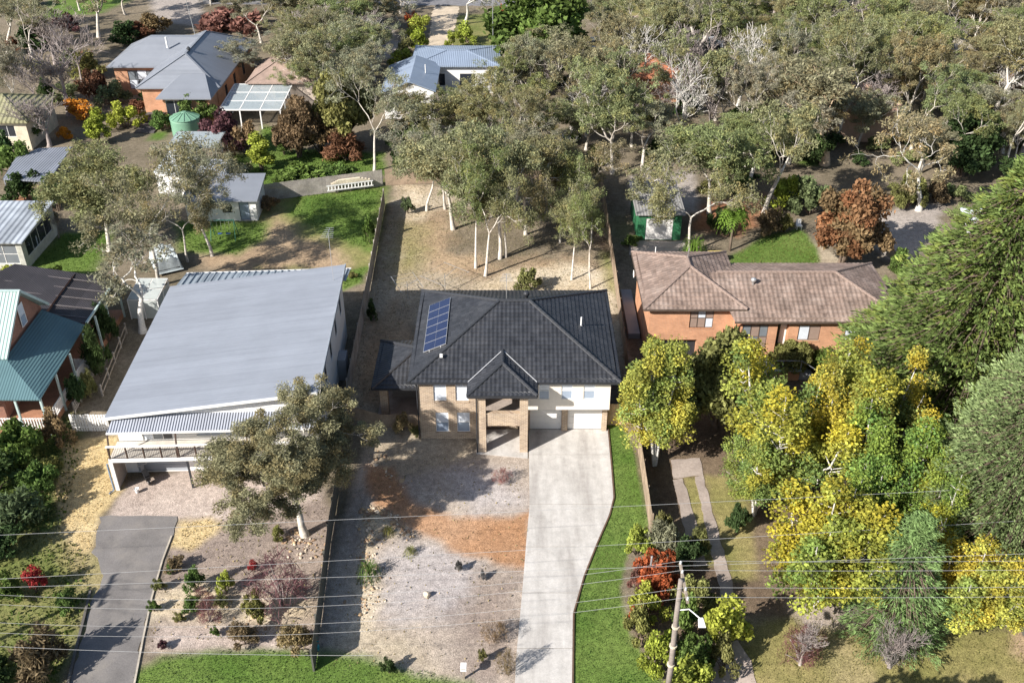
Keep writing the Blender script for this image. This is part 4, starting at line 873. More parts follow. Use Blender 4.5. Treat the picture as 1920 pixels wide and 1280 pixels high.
tile_slope(rg, [e[0], e[1], Rr, Rl], T_brown, tw=.36, cl=.40, seed=41); tile_slope(rg, [e[1], e[2], Rr], T_brown, tw=.36, cl=.40, seed=42); tile_slope(rg, [e[2], e[3], Vector((16.8, 69.2, 6.25)), Rr], T_brown, tw=.36, cl=.40, seed=43)
for a_, b_ in ((e[1], Rr), (e[2], Rr), (Vector((16.2, 69.2, 6.25)), Rr)): caps(rg, a_, b_, C_brown)
gutter(rg, [(xc, yc), (xd, yc), (xd, yd)], zf, MATS['brown_fascia'])
m = MB(); fo = [(3.15, 5.0, 3.0, 4.75), (.9, 3.9, 0, 1.9, .5)]; m.wall((10.7, 66.1, 0), X, -Yv, 6.9, 4.9, fo); m.wall((10.7, 74.5, 0), -Yv, -X, 8.4, 4.9)
m.wall((17.6, 74.5, 0), -X, Yv, 6.9, 4.9); m.wall((17.6, 65.1, 0), Yv, X, 1.0, 4.4, [])
lo_ = [(.55, 2.55, 1.7, 3.9), (3.25, 4.15, .9, 4.1, .7), (4.9, 6.6, 2.5, 3.85), (8.5, 10.2, 2.5, 3.85)]
m.wall((17.25, 65.1, 0), X, -Yv, 12.4, 4.4, lo_); m.wall((29.65, 65.1, 0), Yv, X, 8.3, 4.4); m.wall((29.65, 73.4, 0), -X, Yv, 12, 4.4)
m.wall((17.25, 66.1, 0), -Yv, -X, 1.0, 4.4); m.build('wall', B_orange, hr)
M_brw = mat('brown_frame', (.10, .07, .055), .6)
window(hr, (13.85, 66.1, 3.0), X, -Yv, 1.85, 1.75, 3, 2, M_brw, [G_pink, G_pink, G_blind], .1, B_orange); window(hr, (17.8, 65.1, 1.7), X, -Yv, 2.0, 2.2, 3, 2, M_brw, [G_pink, G_grey], .1, B_orange)
window(hr, (22.15, 65.1, 2.5), X, -Yv, 1.7, 1.35, 2, 1, M_brw, [G_blind, G_pink], .1, B_orange); window(hr, (25.75, 65.1, 2.5), X, -Yv, 1.7, 1.35, 2, 1, M_brw, [G_blind, G_grey], .1, B_orange)
d = MB().box(20.9, 65.7, .9, 21.4, 65.76, 4.1).build('front_door', M_white, hr); MB().box(20.5, 65.77, .9, 20.9, 65.8, 4.1).build('door_glass', G_dark, hr)
MB().box(11.6, 66.55, 0, 14.6, 66.6, 1.9).build('garage_opening', M_char, hr)
pl_ = MB().box(19.4, 63.2, 0, 22.2, 65.08, .9).build('porch', B_orange, hr); MB().box(19.3, 63.1, .9, 22.3, 65.09, .96).build('porch_slab', mat('green_grey_slab', (.32, .36, .34), .7), pl_)
for k in range(4): MB().box(22.25, 63.3, 0, 22.55 + k * .28, 64.5, .78 - k * .2).build('step', M_grey, hr) if k == 0 else MB().box(22.25 + k * .3, 63.3 + .003 * k, 0, 22.55 + k * .3, 64.5 - .003 * k, .78 - k * .2).build('step', M_grey, hr)
m = MB()
for p, q in (((19.4, 63.2, .95), (19.4, 63.2, 1.85)), ((20.8, 63.2, .95), (20.8, 63.2, 1.85)), ((22.2, 63.2, .95), (22.2, 63.2, 1.85)), ((19.4, 63.2, 1.85), (22.2, 63.2, 1.85)), ((22.2, 63.2, 1.85), (23.5, 63.25, .95)), ((19.4, 63.2, 1.85), (19.4, 65, 1.85))): m.bar(p, q, .05)
m.build('porch_railing', M_grey, hr)
MB().tube([(18.3, 65.02, 4.35), (18.0, 65.0, 4.1), (17.4, 65.0, 3.9), (17.36, 65.0, .1)], .05, 8).build('downpipe', mat('terracotta_pipe', (.40, .14, .07), .6), hr)
MB().lathe([(.1, 5.6), (.1, 6.1), (.2, 6.14), (.22, 6.35), (.03, 6.42)], 12, (18.9, 68.0)).build('roof_ventilator', M_alu, hr, True); MB().tube([(14.1, 70.7, 6.6), (14.1, 70.7, 7.6)], .02, 5).build('aerial_mast', M_alu, hr)
MB().tube([(12.0, 74.0, 5.2), (12.0, 74.0, 6.0)], .04, 6).build('vent_pipe', M_white, hr)
m = MB()
for k in range(10):
    t0, t1 = k * .628, (k + 1) * .628; m.poly([(10.25, 71.9, 4.55), (10.02, 71.9 + .34 * math.cos(t0), 4.62 + .34 * math.sin(t0)), (10.02, 71.9 + .34 * math.cos(t1), 4.62 + .34 * math.sin(t1))])
m.bar((10.25, 71.9, 4.5), (10.7, 71.9, 4.3), .05); m.build('satellite_dish', M_white, hr)
MB().box(9.6, 69.2, 0, 10.55, 76.5, .5).build('side_ramp', M_grey, hr)
# ------------------------------------------------------------------ teal-roofed house at the left edge
S_teal = sheet_mat('teal_sheet', (.085, .155, .17), 0, .2, .45, .06, depth=.014); S_tealp = sheet_mat('pale_green_sheet', (.36, .47, .44), 0, .25, .45, .06, depth=.04)
M_mat = sheet_mat('pool_heating_strips', (.046, .042, .046), 0, .12, .6, .2, depth=.02); M_trim = mat('verandah_trim', (.42, .52, .50), .55, .08)
hg = thing('verandah_house', 'red brick house with teal metal roof and white-posted verandah at a steep gable', 'house', (-38, 62, 0))
V1 = MB().slab([(-44, 56.2, 3.3), (-33.0, 56.2, 3.3), (-33.35, 66.0, 3.35), (-36.4, 66.0, 4.75), (-36.4, 59.4, 4.65), (-44, 59.4, 4.65)], .08).build('verandah_roof', S_teal, hg)
br = MB().slab([(-45.5, 66.2, 4.75), (-33.35, 66.2, 3.4), (-33.35, 73.3, 3.4), (-41.5, 73.3, 4.8)], .1).build('rear_roof', M_mat, hg); tag(br, 'dark heating mats in strips over the rear roof')
for k in range(5):
    yy = 66.9 + k * 1.35; MB().bar((-44.8 + k * .5, yy, 4.78), (-33.5, yy, 3.46), .09, .03).build('mat_header', mat('mat_grey', (.17, .15, .15), .7), br)
MB().bar((-33.3, 66.2, 3.4), (-33.3, 73.3, 3.4), .14, .16).build('gutter', M_trim, br)
gz, gy0, gy1, gyr = 7.9, 59.6, 66.4, 63.4
gr = MB(); gr.slab([(-50, gy0 - .4, 4.75), (-36.2, gy0 - .4, 4.75), (-36.2, gyr, gz), (-50, gyr, gz)], .1); gr.slab([(-36.2, gy1 + .4, 4.75), (-50, gy1 + .4, 4.75), (-50, gyr, gz), (-36.2, gyr, gz)], .1)
gr = gr.build('roof', S_tealp, hg); tag(gr, 'pale green steep gable roof'); m = MB(); m.bar((-36.17, gy0 - .45, 4.72), (-36.17, gyr, gz), .08, .2); m.bar((-36.17, gy1 + .45, 4.72), (-36.17, gyr, gz), .08, .2); m.bar((-50, gyr, gz + .03), (-36.2, gyr, gz + .03), .25, .06); m.build('barge_board', M_trim, gr)
m = MB(); m.poly([(-36.6, gy0, 3), (-36.6, gy1, 3), (-36.6, gy1, 4.8), (-36.6, gyr, gz - .12), (-36.6, gy0, 4.8)]); m.wall((-36.6, 57.9, 0), Yv, X, 15.2, 4.0); m.wall((-50, 57.9, 0), X, -Yv, 13.4, 3.8); m.wall((-36.6, 73.1, 0), -X, Yv, 8, 3.5); m.build('wall', B_red, hg)
window(hg, (-36.55, 62.95, 5.0), Yv, X, .85, 1.75, 1, 2, M_white, [G_blue, G_blind], -.02)
for k, yy in enumerate((56.4, 59.3, 62.0, 64.8, 67.4, 69.7, 72.6)): MB().box(-33.2, yy, 0, -33.06, yy + .14, 3.25).build('verandah_post', M_trim, hg)
for xx in (-35.0, -38.5): MB().box(xx, 56.4, 0, xx + .14, 56.54, 3.2).build('verandah_post', M_trim, hg)
MB().box(-44, 56.5, .0, -33.2, 57.85, .5).build('verandah_floor', mat('verandah_tile', (.40, .20, .12), .7), hg); MB().box(-36.55, 57.86, 0, -33.2, 73, .48).build('verandah_floor', MATS['verandah_tile'], hg)
for a, b in ((56.6, 59.2), (59.5, 61.9), (62.2, 64.7)):
    m = MB(); m.bar((-33.13, a, 1.45), (-33.13, b, 1.45), .06); m.bar((-33.13, a, .62), (-33.13, b, .62), .05)
    for k in range(int((b - a) / .2)): m.box(-33.16, a + .07 + k * .2, .6, -33.1, a + .15 + k * .2, 1.5)
    m.build('picket_railing', M_white, hg, kind='stuff')
m = MB(); m.bar((-39, 56.45, 1.45), (-33.2, 56.45, 1.45), .06)
for k in range(28): m.box(-38.9 + k * .2, 56.42, .55, -38.82 + k * .2, 56.48, 1.5)
m.build('picket_railing', M_white, hg, kind='stuff')
MB().slab([(-50, 70.5, 4.0), (-42.5, 70.5, 4.0), (-44.5, 75.5, 5.5), (-50, 75.5, 5.5)], .1).build('rear_gable', S_teal, hg)
# ------------------------------------------------------------------ generic back-row houses
def hip_house(name, label, xy0, xy1, ze_, zr_, wall, roof, rz=0, org=None, wins=(), axis=1, ov=.5, glass=G_dark, cat='house'):
    (ax, ay), (bx_, by_) = xy0, xy1; o = thing(name, label, cat, ((ax + bx_) / 2, (ay + by_) / 2, 0), 0)
    m = MB(); fr = [(w[0], w[1], w[2], w[3]) for w in wins if w[4] == 'f']; rt = [(w[0], w[1], w[2], w[3]) for w in wins if w[4] == 'r']
    m.wall((ax + ov, ay + ov, 0), X, -Yv, bx_ - ax - 2 * ov, ze_ - .05, fr); m.wall((bx_ - ov, ay + ov, 0), Yv, X, by_ - ay - 2 * ov, ze_ - .05, rt)
    m.wall((bx_ - ov, by_ - ov, 0), -X, Yv, bx_ - ax - 2 * ov, ze_ - .05); m.wall((ax + ov, by_ - ov, 0), -Yv, -X, by_ - ay - 2 * ov, ze_ - .05); m.build('wall', wall, o)
    for w in wins:
        if w[4] == 'f': window(o, (ax + ov + w[0], ay + ov, w[2]), X, -Yv, w[1] - w[0], w[3] - w[2], w[5], w[6], w[7], w[8], .1)
        else: window(o, (bx_ - ov, ay + ov + w[0], w[2]), Yv, X, w[1] - w[0], w[3] - w[2], w[5], w[6], w[7], w[8], .1)
    W_, D_ = bx_ - ax, by_ - ay; hh = min(W_, D_) / 2
    if W_ >= D_: r0, r1 = Vector((ax + hh, ay + hh, zr_)), Vector((bx_ - hh, ay + hh, zr_))
    else: r0, r1 = Vector((ax + hh, ay + hh, zr_)), Vector((ax + hh, by_ - hh, zr_))
    c = [Vector((ax, ay, ze_)), Vector((bx_, ay, ze_)), Vector((bx_, by_, ze_)), Vector((ax, by_, ze_))]; m = MB()
    fs = [[c[0], c[1], r1, r0], [c[1], c[2], r1], [c[2], c[3], r0, r1], [c[3], c[0], r0]] if W_ >= D_ else [[c[0], c[1], r0], [c[1], c[2], r1, r0], [c[2], c[3], r1], [c[3], c[0], r0, r1]]
    for f_ in fs: m.poly(f_)
    m.prism([(p.x, p.y) for p in c], ze_ - .18, ze_ - .004); r = m.build('roof', roof, o)
    hp = MB()
    for a_, b_ in ((c[0], r0), (c[1], r1 if W_ >= D_ else r0), (c[2], r1), (c[3], r0 if W_ >= D_ else r1), (r0, r1)): hp.bar(a_ + Z * .03, b_ + Z * .03, .28, .06)
    hp.build('hip_capping', roof, r); return o, r
S_blue = sheet_mat('slate_grey_sheet', (.215, .23, .26), 1, .2, .45, .06, depth=.02)
tl, r = hip_house('grey_roof_house', 'orange brick house with grey metal hip roof above the garden steps', (-46.6, 120.5), (-36.2, 141), 3.9, 6.6, B_orange, S_blue, wins=[(3.5, 4.6, 1, 2.8, 'r', 1, 2, M_char, G_dark), (8, 9.2, 1, 2.8, 'r', 1, 2, M_char, G_dark), (13, 14.2, 1, 2.8, 'r', 1, 2, M_char, G_dark)])
MB().slab([(-53.0, 128.6, 3.95), (-44.6, 128.6, 3.95), (-41.4, 133.6, 6.4), (-48.4, 133.6, 6.4)], .15).build('wing_roof', S_blue, tl); m = MB(); m.slab([(-53.0, 139, 3.95), (-53.0, 128.6, 3.95), (-48.4, 133.6, 6.4), (-48.4, 134.6, 6.4)], .15); m.slab([(-41.4, 139, 3.95), (-53, 139, 3.95), (-48.4, 134.6, 6.4), (-41.4, 134.6, 6.4)], .15); m.slab([(-48.4, 133.6, 6.4), (-41.4, 133.6, 6.4), (-41.4, 134.6, 6.4), (-48.4, 134.6, 6.4)], .1); m.build('wing_roof', S_blue, tl)
m = MB(); m.wall((-52.3, 129.2, 0), X, -Yv, 7, 3.8, [(1.7, 5.4, .8, 3.3)]); m.wall((-52.3, 138, 0), -Yv, -X, 8.8, 3.8); m.build('wing_wall', B_orange, tl); window(tl, (-50.6, 129.2, .8), X, -Yv, 3.7, 2.5, 3, 2, M_char, [G_blind, G_grey], .1)
MB().slab([(-43.0, 116.7, 3.85), (-36.3, 116.7, 3.85), (-38.0, 121.5, 5.3), (-41.0, 121.5, 5.3)], .15).build('bay_roof', S_blue, tl); m = MB(); m.slab([(-43.0, 121.5, 3.85), (-43.0, 116.7, 3.85), (-41.0, 121.5, 5.3)], .12); m.build('bay_roof', S_blue, tl); m = MB(); m.slab([(-36.3, 116.7, 3.85), (-36.3, 121.5, 3.85), (-38, 121.5, 5.3)], .12); m.build('bay_roof', S_blue, tl)
m = MB(); m.wall((-42.4, 117.3, 0), X, -Yv, 5.6, 3.7, [(.3, 3.4, 1.5, 3.4)]); m.wall((-36.8, 117.3, 0), Yv, X, 4, 3.7); m.wall((-42.4, 121, 0), -Yv, -X, 3.7, 3.7); m.build('bay_wall', B_orange, tl); window(tl, (-42.1, 117.3, 1.5), X, -Yv, 3.1, 1.9, 3, 1, M_white, G_dark, .1)
MB().tube([(-45.5, 131.5, 5.6), (-45.5, 131.5, 7.0)], .13, 8).build('flue_pipe', M_white, tl); MB().tube([(-43.8, 138.5, 5.4), (-44.8, 138.5, 16)], [.05, .03], 5).build('radio_mast', M_alu, tl)
MB().lathe([(.14, 6.3), (.14, 6.7), (.3, 6.8), (.05, 7.1)], 10, (-41.3, 127)).build('roof_ventilator', M_char, tl)
bl, r = hip_house('slate_roof_house', 'pale house with blue-grey metal roof at the end of the gravel driveway', (-13.4, 129.5), (-1.5, 138.6), 3.8, 4.5, M_white, sheet_mat('blue_grey_sheet', (.23, .28, .36), 0, .25, .4, .06, depth=.02), wins=[(2, 4, 1, 2.6, 'f', 2, 1, M_char, G_dark), (6, 8, 1, 2.6, 'f', 2, 1, M_char, G_dark)])
m = MB(); m.slab([(-16.3, 119.8, 3.5), (-12.6, 119.8, 4.9), (-12.6, 130.6, 4.9), (-16.3, 130.6, 3.5)], .12); m.slab([(-12.6, 119.8, 4.9), (-9.4, 119.8, 3.7), (-9.4, 130.6, 3.7), (-12.6, 130.6, 4.9)], .12); m.build('gable_roof', sheet_mat('blue_grey_sheet_b', (.23, .28, .36), 1, .25, .4, .06, depth=.02), bl)
m = MB(); m.wall((-15.9, 120.2, 0), X, -Yv, 6.2, 3.5, [(1.5, 4.2, 1, 2.6)]); m.poly([(-15.9, 120.2, 3.5), (-9.7, 120.2, 3.5), (-12.6, 120.2, 4.75)]); m.wall((-9.7, 120.2, 0), Yv, X, 10, 3.4); m.wall((-15.9, 130, 0), -Yv, -X, 9.8, 3.4); m.build('gable_wall', M_white, bl); window(bl, (-14.4, 120.2, 1), X, -Yv, 2.7, 1.6, 3, 1, M_white, G_grey)
MB().tube([(-11.0, 125, 4.3), (-11.0, 125, 5.4)], .07, 6).build('flue_pipe', M_white, bl); MB().tube([(-2.6, 136.5, 4), (-2.6, 136.5, 10.5)], .05, 5).build('radio_mast', M_alu, bl)
hip_house('tiled_house', 'house with faded pinkish tiled roof half hidden behind gum trunks', (-34, 124.5), (-21, 134), 3.2, 5.6, mat('beige_render', (.5, .42, .35), .8), mat('faded_tile', (.30, .22, .18), .85, .25, .8, 5), wins=[(3, 5, 1, 2.4, 'f', 2, 1, M_white, G_dark)])
hip_house('khaki_roof_house', 'cream weatherboard house with khaki ribbed roof behind the leafless shrubs', (-70, 109.5), (-55.6, 118.5), 3.6, 5.4, mat('cream_board', (.62, .55, .42), .8), sheet_mat('khaki_sheet', (.25, .24, .14), 0, .5, .5, .1, depth=.05), wins=[(10.2, 12, 1.6, 3.0, 'f', 2, 1, M_white, G_dark)])
hip_house('pink_roof_house', 'house with salmon tiled roof glimpsed between gum trees', (36.5, 112), (46, 121), 4.2, 6.2, mat('salmon_wall', (.55, .38, .28), .8), mat('salmon_tile', (.50, .33, .25), .85, .25, .8, 5))
hip_house('terracotta_roof_house', 'small house with terracotta roof deep among the gum trees', (13, 126), (22, 134), 3.4, 5.2, B_orange, mat('terracotta_tile', (.38, .15, .08), .85, .25, .8, 5))
hip_house('cream_house', 'large cream house behind the leafless trees in the far corner', (48, 134), (63, 146), 4.6, 6.8, M_cream, mat('cream_tile', (.52, .46, .38), .85, .2, .8, 5), wins=[(3, 5, 1, 2.6, 'f', 2, 1, M_white, G_dark), (9, 11, 1, 2.6, 'f', 2, 1, M_white, G_dark)])
hip_house('green_roof_house', 'house with dark teal metal roof beyond the forked gum', (66, 128), (86, 140), 4.2, 6.4, mat('dark_brown_wall', (.14, .09, .06), .8), S_teal)
hip_house('white_house', 'white house with blue awning behind the tall cypress', (41.5, 73.5), (54, 84), 4.8, 6.6, M_white, mat('pale_roof', (.55, .58, .62), .6, .1), wins=[(2, 4.5, 1, 2.6, 'f', 2, 1, mat('blue_trim', (.06, .14, .30), .5), G_blue)])
# ------------------------------------------------------------------ sheds, glasshouses, pergolas
sh = thing('garden_shed', 'white garden shed with grey skillion roof beside the paling fence', 'shed', (-29.3, 93.5, 0), R(2))
m = MB(); m.wall((-3.5, -2.3, 0), (1, 0, 0), (0, -1, 0), 7.0, 2.35, [(3.6, 4.6, .9, 1.9), (5.3, 6.3, .05, 2.1)]); m.wall((3.5, -2.3, 0), (0, 1, 0), (1, 0, 0), 4.8, 2.35); m.wall((3.5, 2.5, 0), (-1, 0, 0), (0, 1, 0), 7, 2.6); m.wall((-3.5, 2.5, 0), (0, -1, 0), (-1, 0, 0), 4.8, 2.35); m.build('wall', M_white, sh, local=True)
MB().slab([(-3.8, -2.7, 2.35), (3.8, -2.7, 2.35), (3.8, 2.8, 2.95), (-3.8, 2.8, 2.95)], .12).build('roof', S_blue, sh, local=True)
def shwin(o, O, U, N, *a, **k):
    M_ = INV[o].inverted(); return window(o, M_ @ Vector(O), M_.to_3x3() @ Vector(U), M_.to_3x3() @ Vector(N), *a, **k)
shwin(sh, (.1, -2.3, .9), (1, 0, 0), (0, -1, 0), 1.0, 1.0, 2, 1, M_char, G_dark); shwin(sh, (1.8, -2.3, .06), (1, 0, 0), (0, -1, 0), 1.0, 2.03, 1, 1, M_char, G_blue, name='glass_door')
sh = thing('carport', 'flat dark blue-grey carport roof under overhanging gum branches', 'carport', (-52, 101, 0))
q = [P(5, 335, 2.6), P(90, 340, 2.6), P(135, 275, 2.6), P(72, 278, 2.6), P(30, 295, 2.6)]; MB().slab(q, .15).build('roof', sheet_mat('carport_sheet', (.20, .215, .25), 0, .3, .5, .1, depth=.03), sh)
for p in q[:3]: MB().box(p.x - .06, p.y - .06 + .25, 0, p.x + .06, p.y + .06 + .25, 2.44).build('post', M_grey, sh)
MB().box(q[4].x, q[4].y - 1.2, 0, q[1].x - .5, q[4].y - 1.0, 2.44).build('back_wall', M_grey, sh)
sh = thing('sunroom', 'small sunroom with striped metal roof and white framed windows by the washing line', 'sunroom', (-48.5, 83, 0))
sx0, sx1, sy0, sy1 = -54, -44.8, 81.0, 88.5; MB().slab([(sx0, sy0 - .4, 3.0), (sx1 + .4, sy0 - .4, 3.0), (sx1 + .4, sy1, 3.5), (sx0, sy1, 3.5)], .12).build('roof', sheet_mat('striped_sheet', (.33, .36, .40), 0, .55, .35, .25, depth=.05), sh)
m = MB(); m.wall((sx0, sy0, 0), X, -Yv, sx1 - sx0, 2.85, [(3.5, 8.7, .6, 2.6)]); m.wall((sx1, sy0, 0), Yv, X, sy1 - sy0, 2.9, [(.8, 6.5, .9, 2.6)]); m.wall((sx1, sy1, 0), -X, Yv, sx1 - sx0, 3); m.build('wall', mat('sunroom_wall', (.5, .5, .44), .8), sh); window(sh, (sx0 + 3.5, sy0, .6), X, -Yv, 5.2, 2.0, 4, 2, M_white, G_grey); window(sh, (sx1, sy0 + .8, .9), Yv, X, 5.7, 1.7, 4, 1, M_white, G_dark)
def frame_house(name, label, cat, x0, y0, x1, y1, h, rise, nx_, ny_, mt, glass, walls=True, t=.07):
    o = thing(name, label, cat, ((x0 + x1) / 2, (y0 + y1) / 2, 0))
    for i in range(nx_ + 1):
        for j in range(ny_ + 1):
            if i in (0, nx_) or j in (0, ny_):
                x = x0 + (x1 - x0) * i / nx_; y = y0 + (y1 - y0) * j / ny_; MB().box(x - t / 2, y - t / 2, 0, x + t / 2, y + t / 2, h + rise * (j / ny_)).build('post', mt, o)
    for j in range(ny_ + 1):
        y = y0 + (y1 - y0) * j / ny_; z = h + rise * j / ny_; MB().bar((x0, y, z), (x1, y, z), t).build('rafter', mt, o)
    for i in range(nx_ + 1):
        x = x0 + (x1 - x0) * i / nx_; MB().bar((x, y0, h + .003), (x, y1, h + rise + .003), t * .9).build('purlin', mt, o)
    if glass:
        for i in range(nx_):
            for j in range(ny_):
                xa_, xb_ = x0 + (x1 - x0) * (i + .04) / nx_, x0 + (x1 - x0) * (i + .96) / nx_; ya_, yb_ = y0 + (y1 - y0) * (j + .04) / ny_, y0 + (y1 - y0) * (j + .96) / ny_; za, zb = h + rise * j / ny_ + .05, h + rise * (j + 1) / ny_ + .05
                MB().slab([(xa_, ya_, za), (xb_, ya_, za), (xb_, yb_, zb), (xa_, yb_, zb)], .012).build('roof_pane', glass, o)
        if walls:
            for i in range(nx_): MB().box(x0 + (x1 - x0) * (i + .05) / nx_, y0 - .01, .1, x0 + (x1 - x0) * (i + .95) / nx_, y0 + .005, h - .05).build('wall_pane', glass, o)
            for j in range(ny_): MB().box(x1 - .005, y0 + (y1 - y0) * (j + .05) / ny_, .1, x1 + .01, y0 + (y1 - y0) * (j + .95) / ny_, h - .05).build('wall_pane', glass, o)
    return o
p = P(262, 596); frame_house('greenhouse', 'small white framed plastic greenhouse behind the grey skillion roof', 'greenhouse', p.x - .6, p.y - .2, p.x + 1.9, p.y + 3.0, 1.9, .25, 2, 2, M_white, glass_mat('poly_sheet', (.58, .62, .60), .3, .75))
p = P(418, 240); frame_house('pergola', 'open white framed pergola with glass roof beside the brick house', 'pergola', p.x, p.y - .3, p.x + 7.4, p.y + 8, 2.4, .4, 3, 3, M_white, G_clear, False, .14)
p, p2 = P(312, 277, 2.9), P(388, 249, 2.9); frame_house('glass_pergola', 'glass roofed pergola standing next to the green water tank', 'pergola', p.x, p.y, p.x + 5.4, p2.y, 2.9, .1, 3, 2, M_alu, G_clear, False, .1)
p = P(295, 330); o = thing('workshop', 'low workshop with white sheet roof below the glass roofed pergola', 'shed', (p.x + 2, p.y + 2, 0)); a_ = [P(288, 322, 2.5), P(352, 330, 2.5), P(375, 285, 2.8), P(322, 278, 2.8)]; MB().slab(a_, .12).build('roof', sheet_mat('white_sheet', (.62, .66, .70), 0, .25, .35, .1, depth=.03), o); MB().prism([(v.x * .998, v.y + .1) for v in a_], 0, 2.38).build('wall', M_white, o)
p = P(385, 335); o = thing('lean_to', 'low lean-to with grey sheet roof behind the white garden shed', 'shed', (p.x, p.y + 2, 0)); a_ = [P(360, 345, 2.2), P(420, 345, 2.2), P(430, 300, 2.4), P(378, 296, 2.4)]; MB().slab(a_, .12).build('roof', sheet_mat('lean_sheet', (.34, .36, .40), 0, .25, .4, .1, depth=.03), o); MB().prism([(v.x * .997, v.y + .1) for v in a_], 0, 2.08).build('wall', M_grey, o)
tk = P(352, 252); o = thing('water_tank', 'round green corrugated water tank with conical lid', 'water tank', (tk.x, tk.y, 0)); M_tank = mat('tank_green', (.16, .30, .21), .5, .08); m = MB(); m.lathe([(1.7, -.05)] + [(1.7 + .04 * (k % 2), .1 + k * .2) for k in range(11)], 28, (0, 0)); m.build('tank_body', M_tank, o, True, local=True); m = MB(); m.lathe([(1.78, 2.12), (1.78, 2.2), (.35, 2.75), (.3, 2.85), (.02, 2.87)], 28); m.build('lid', M_tank, o, local=True)
for k in range(14): a = k * 2 * math.pi / 14; MB().bar((.35 * math.cos(a), .35 * math.sin(a), 2.79), (1.75 * math.cos(a), 1.75 * math.sin(a), 2.24), .09, .06).build('lid_rib', M_tank, o, local=True)
# ------------------------------------------------------------------ fences
M_pal = mat('paling_grey', (.38, .345, .31), .92, .35, 1.0, 10); M_palb = mat('paling_brown', (.33, .25, .18), .92, .35, 1.0, 10); M_colb = mat('fence_olive', (.11, .11, .095), .6, .15)
def fence(name, label, pts, h, mt, bay=2.4, pal=.11, side=1, rails=True, gap=.008, post=None):
    w = [Vector((p[0], p[1], 0)) for p in pts]; o = thing(name, label, 'fence', tuple(w[0])); r = random.Random(len(label)); post = post or mt
    for a, b in zip(w, w[1:]):
        d = b - a; L = d.length; d.normalize(); nb = max(1, round(L / bay)); nn = Vector((-d.y, d.x, 0)) * side
        for k in range(nb + 1):
            p = a + d * (L * k / nb) + nn * .07; MB().bar(p + Z * -.1, p + Z * (h - .06), .1, .1, d).build('post', post, o)
        for k in range(nb):
            p = a + d * (L * k / nb); q = a + d * (L * (k + 1) / nb)
            if rails:
                m = MB()
                for z in (.35, h - .4): m.bar(p + nn * .035 + Z * z, q + nn * .035 + Z * z, .04, .08)
                m.build('rail', post, o)
            m = MB(); n_ = max(1, int((q - p).length / pal)); st = (q - p).length / n_
            for j in range(n_):
                s = p + d * (j * st + gap / 2); e_ = p + d * ((j + 1) * st - gap / 2); hh = h + r.uniform(-.03, .02); of = nn * r.uniform(-.006, .006)
                m.hexa([s + of - nn * .008 + Z * .02, e_ + of - nn * .008 + Z * .02, e_ + of + nn * .008 + Z * .02, s + of + nn * .008 + Z * .02, s + of - nn * .008 + Z * hh, e_ + of - nn * .008 + Z * hh, e_ + of + nn * .008 + Z * hh, s + of + nn * .008 + Z * hh])
            m.build('palings', mt, o, kind='stuff')
    return o
def g2(px, py, z=0): v = P(px, py, z); return (v.x, v.y)
fa, fb = g2(589.5, 1172, 1.75), g2(615, 978, 1.75)
fence('metal_fence', 'low dark metal fence dividing the mulched front yards', [(fa[0] + .12, fa[1] - 1.6), fb, g2(631, 885, 1.75)], 1.75, M_colb, 2.4, .2, 1, gap=.0)
sf = [g2(655, 745), g2(689, 516.6, 1.85), g2(719.5, 352.6, 1.85)]
fence('paling_fence', 'long tall paling fence between the grey roofed house and the sandy back yard', sf, 1.85, M_pal, side=1)
fence('paling_fence', 'grey paling fence closing the lawn, with white planks leaning on it', [g2(490, 378), g2(547, 370.7), g2(718, 349)], 1.9, M_pal, side=1)
fence('paling_fence', 'brown paling fence across the back of the sandy yard', [g2(724, 348), g2(790, 345), (2, 101.5), (9.6, 101)], 1.9, M_palb, side=1)
fence('paling_fence', 'sunlit paling fence between the black roofed and orange brick houses', [(8.75, 46.4), (8.85, 54.3), (9.0, 66), (9.3, 80), (9.6, 101)], 1.75, M_palb, side=-1)
fence('paling_fence', 'low brown timber fence in front of the side patio', [(-12.0, 58.4), (-9.5, 57.3), (-6.55, 57.25)], 1.2, M_palb)
fence('timber_gate_fence', 'short orange timber fence panel beside the double garage', [(6.95, 57.6), (8.8, 57.6)], 1.9, M_pine)
fence('picket_fence', 'white picket fence between the teal roofed house and the deck', [g2(138, 808), g2(205, 808)], 1.5, M_white, 1.6, .17, gap=.05)
fence('paling_fence', 'short shaded paling fence across the side garden of the verandah house', [g2(146, 702), g2(182, 702)], 1.5, M_white, 1.6, .15, gap=.02)
for k, (a, b) in enumerate((((142, 775), (184, 690)), ((193, 742), (238, 625)))):
    o = thing('rail_fence', ('grey horizontal rail fence' if k == 0 else 'pale two-rail timber fence') + (' beside the shaded verandah garden' if k == 0 else ' below the greenhouse'), 'fence', P(*a)); p, q = P(*a), P(*b)
    for j in range(5): s = p.lerp(q, j / 4); MB().box(s.x - .05, s.y - .05, -.1, s.x + .05, s.y + .05, 1.05).build('post', M_pal, o)
    for j in range(2 if k else 4): z = .3 + j * (.55 if k else .22); MB().bar(p + Z * z + X * .06, q + Z * z + X * .06, .035, .12).build('rail', M_timber if k else M_pal, o)
fence('paling_fence', 'low fence edging the pinkish paved yard', [g2(1648, 470), g2(1700, 508), g2(1720, 560)], 1.1, M_pal); fence('paling_fence', 'beige fence between the far tiled house and the shrubs', [g2(470, 172), g2(660, 172)], 1.6, mat('paling_beige', (.42, .35, .27), .9), 2.4, .25)
fence('iron_fence', 'dark metal fence segment at the far right verge', [g2(1905, 1165), g2(1990, 1330)], .9, M_colb, 2.4, .2)
fence('paling_fence', 'far pale fence behind the green hedge', [g2(1150, 44), g2(1245, 44)], 1.2, mat('paling_pink', (.36, .27, .24), .9), 2.4, .25)
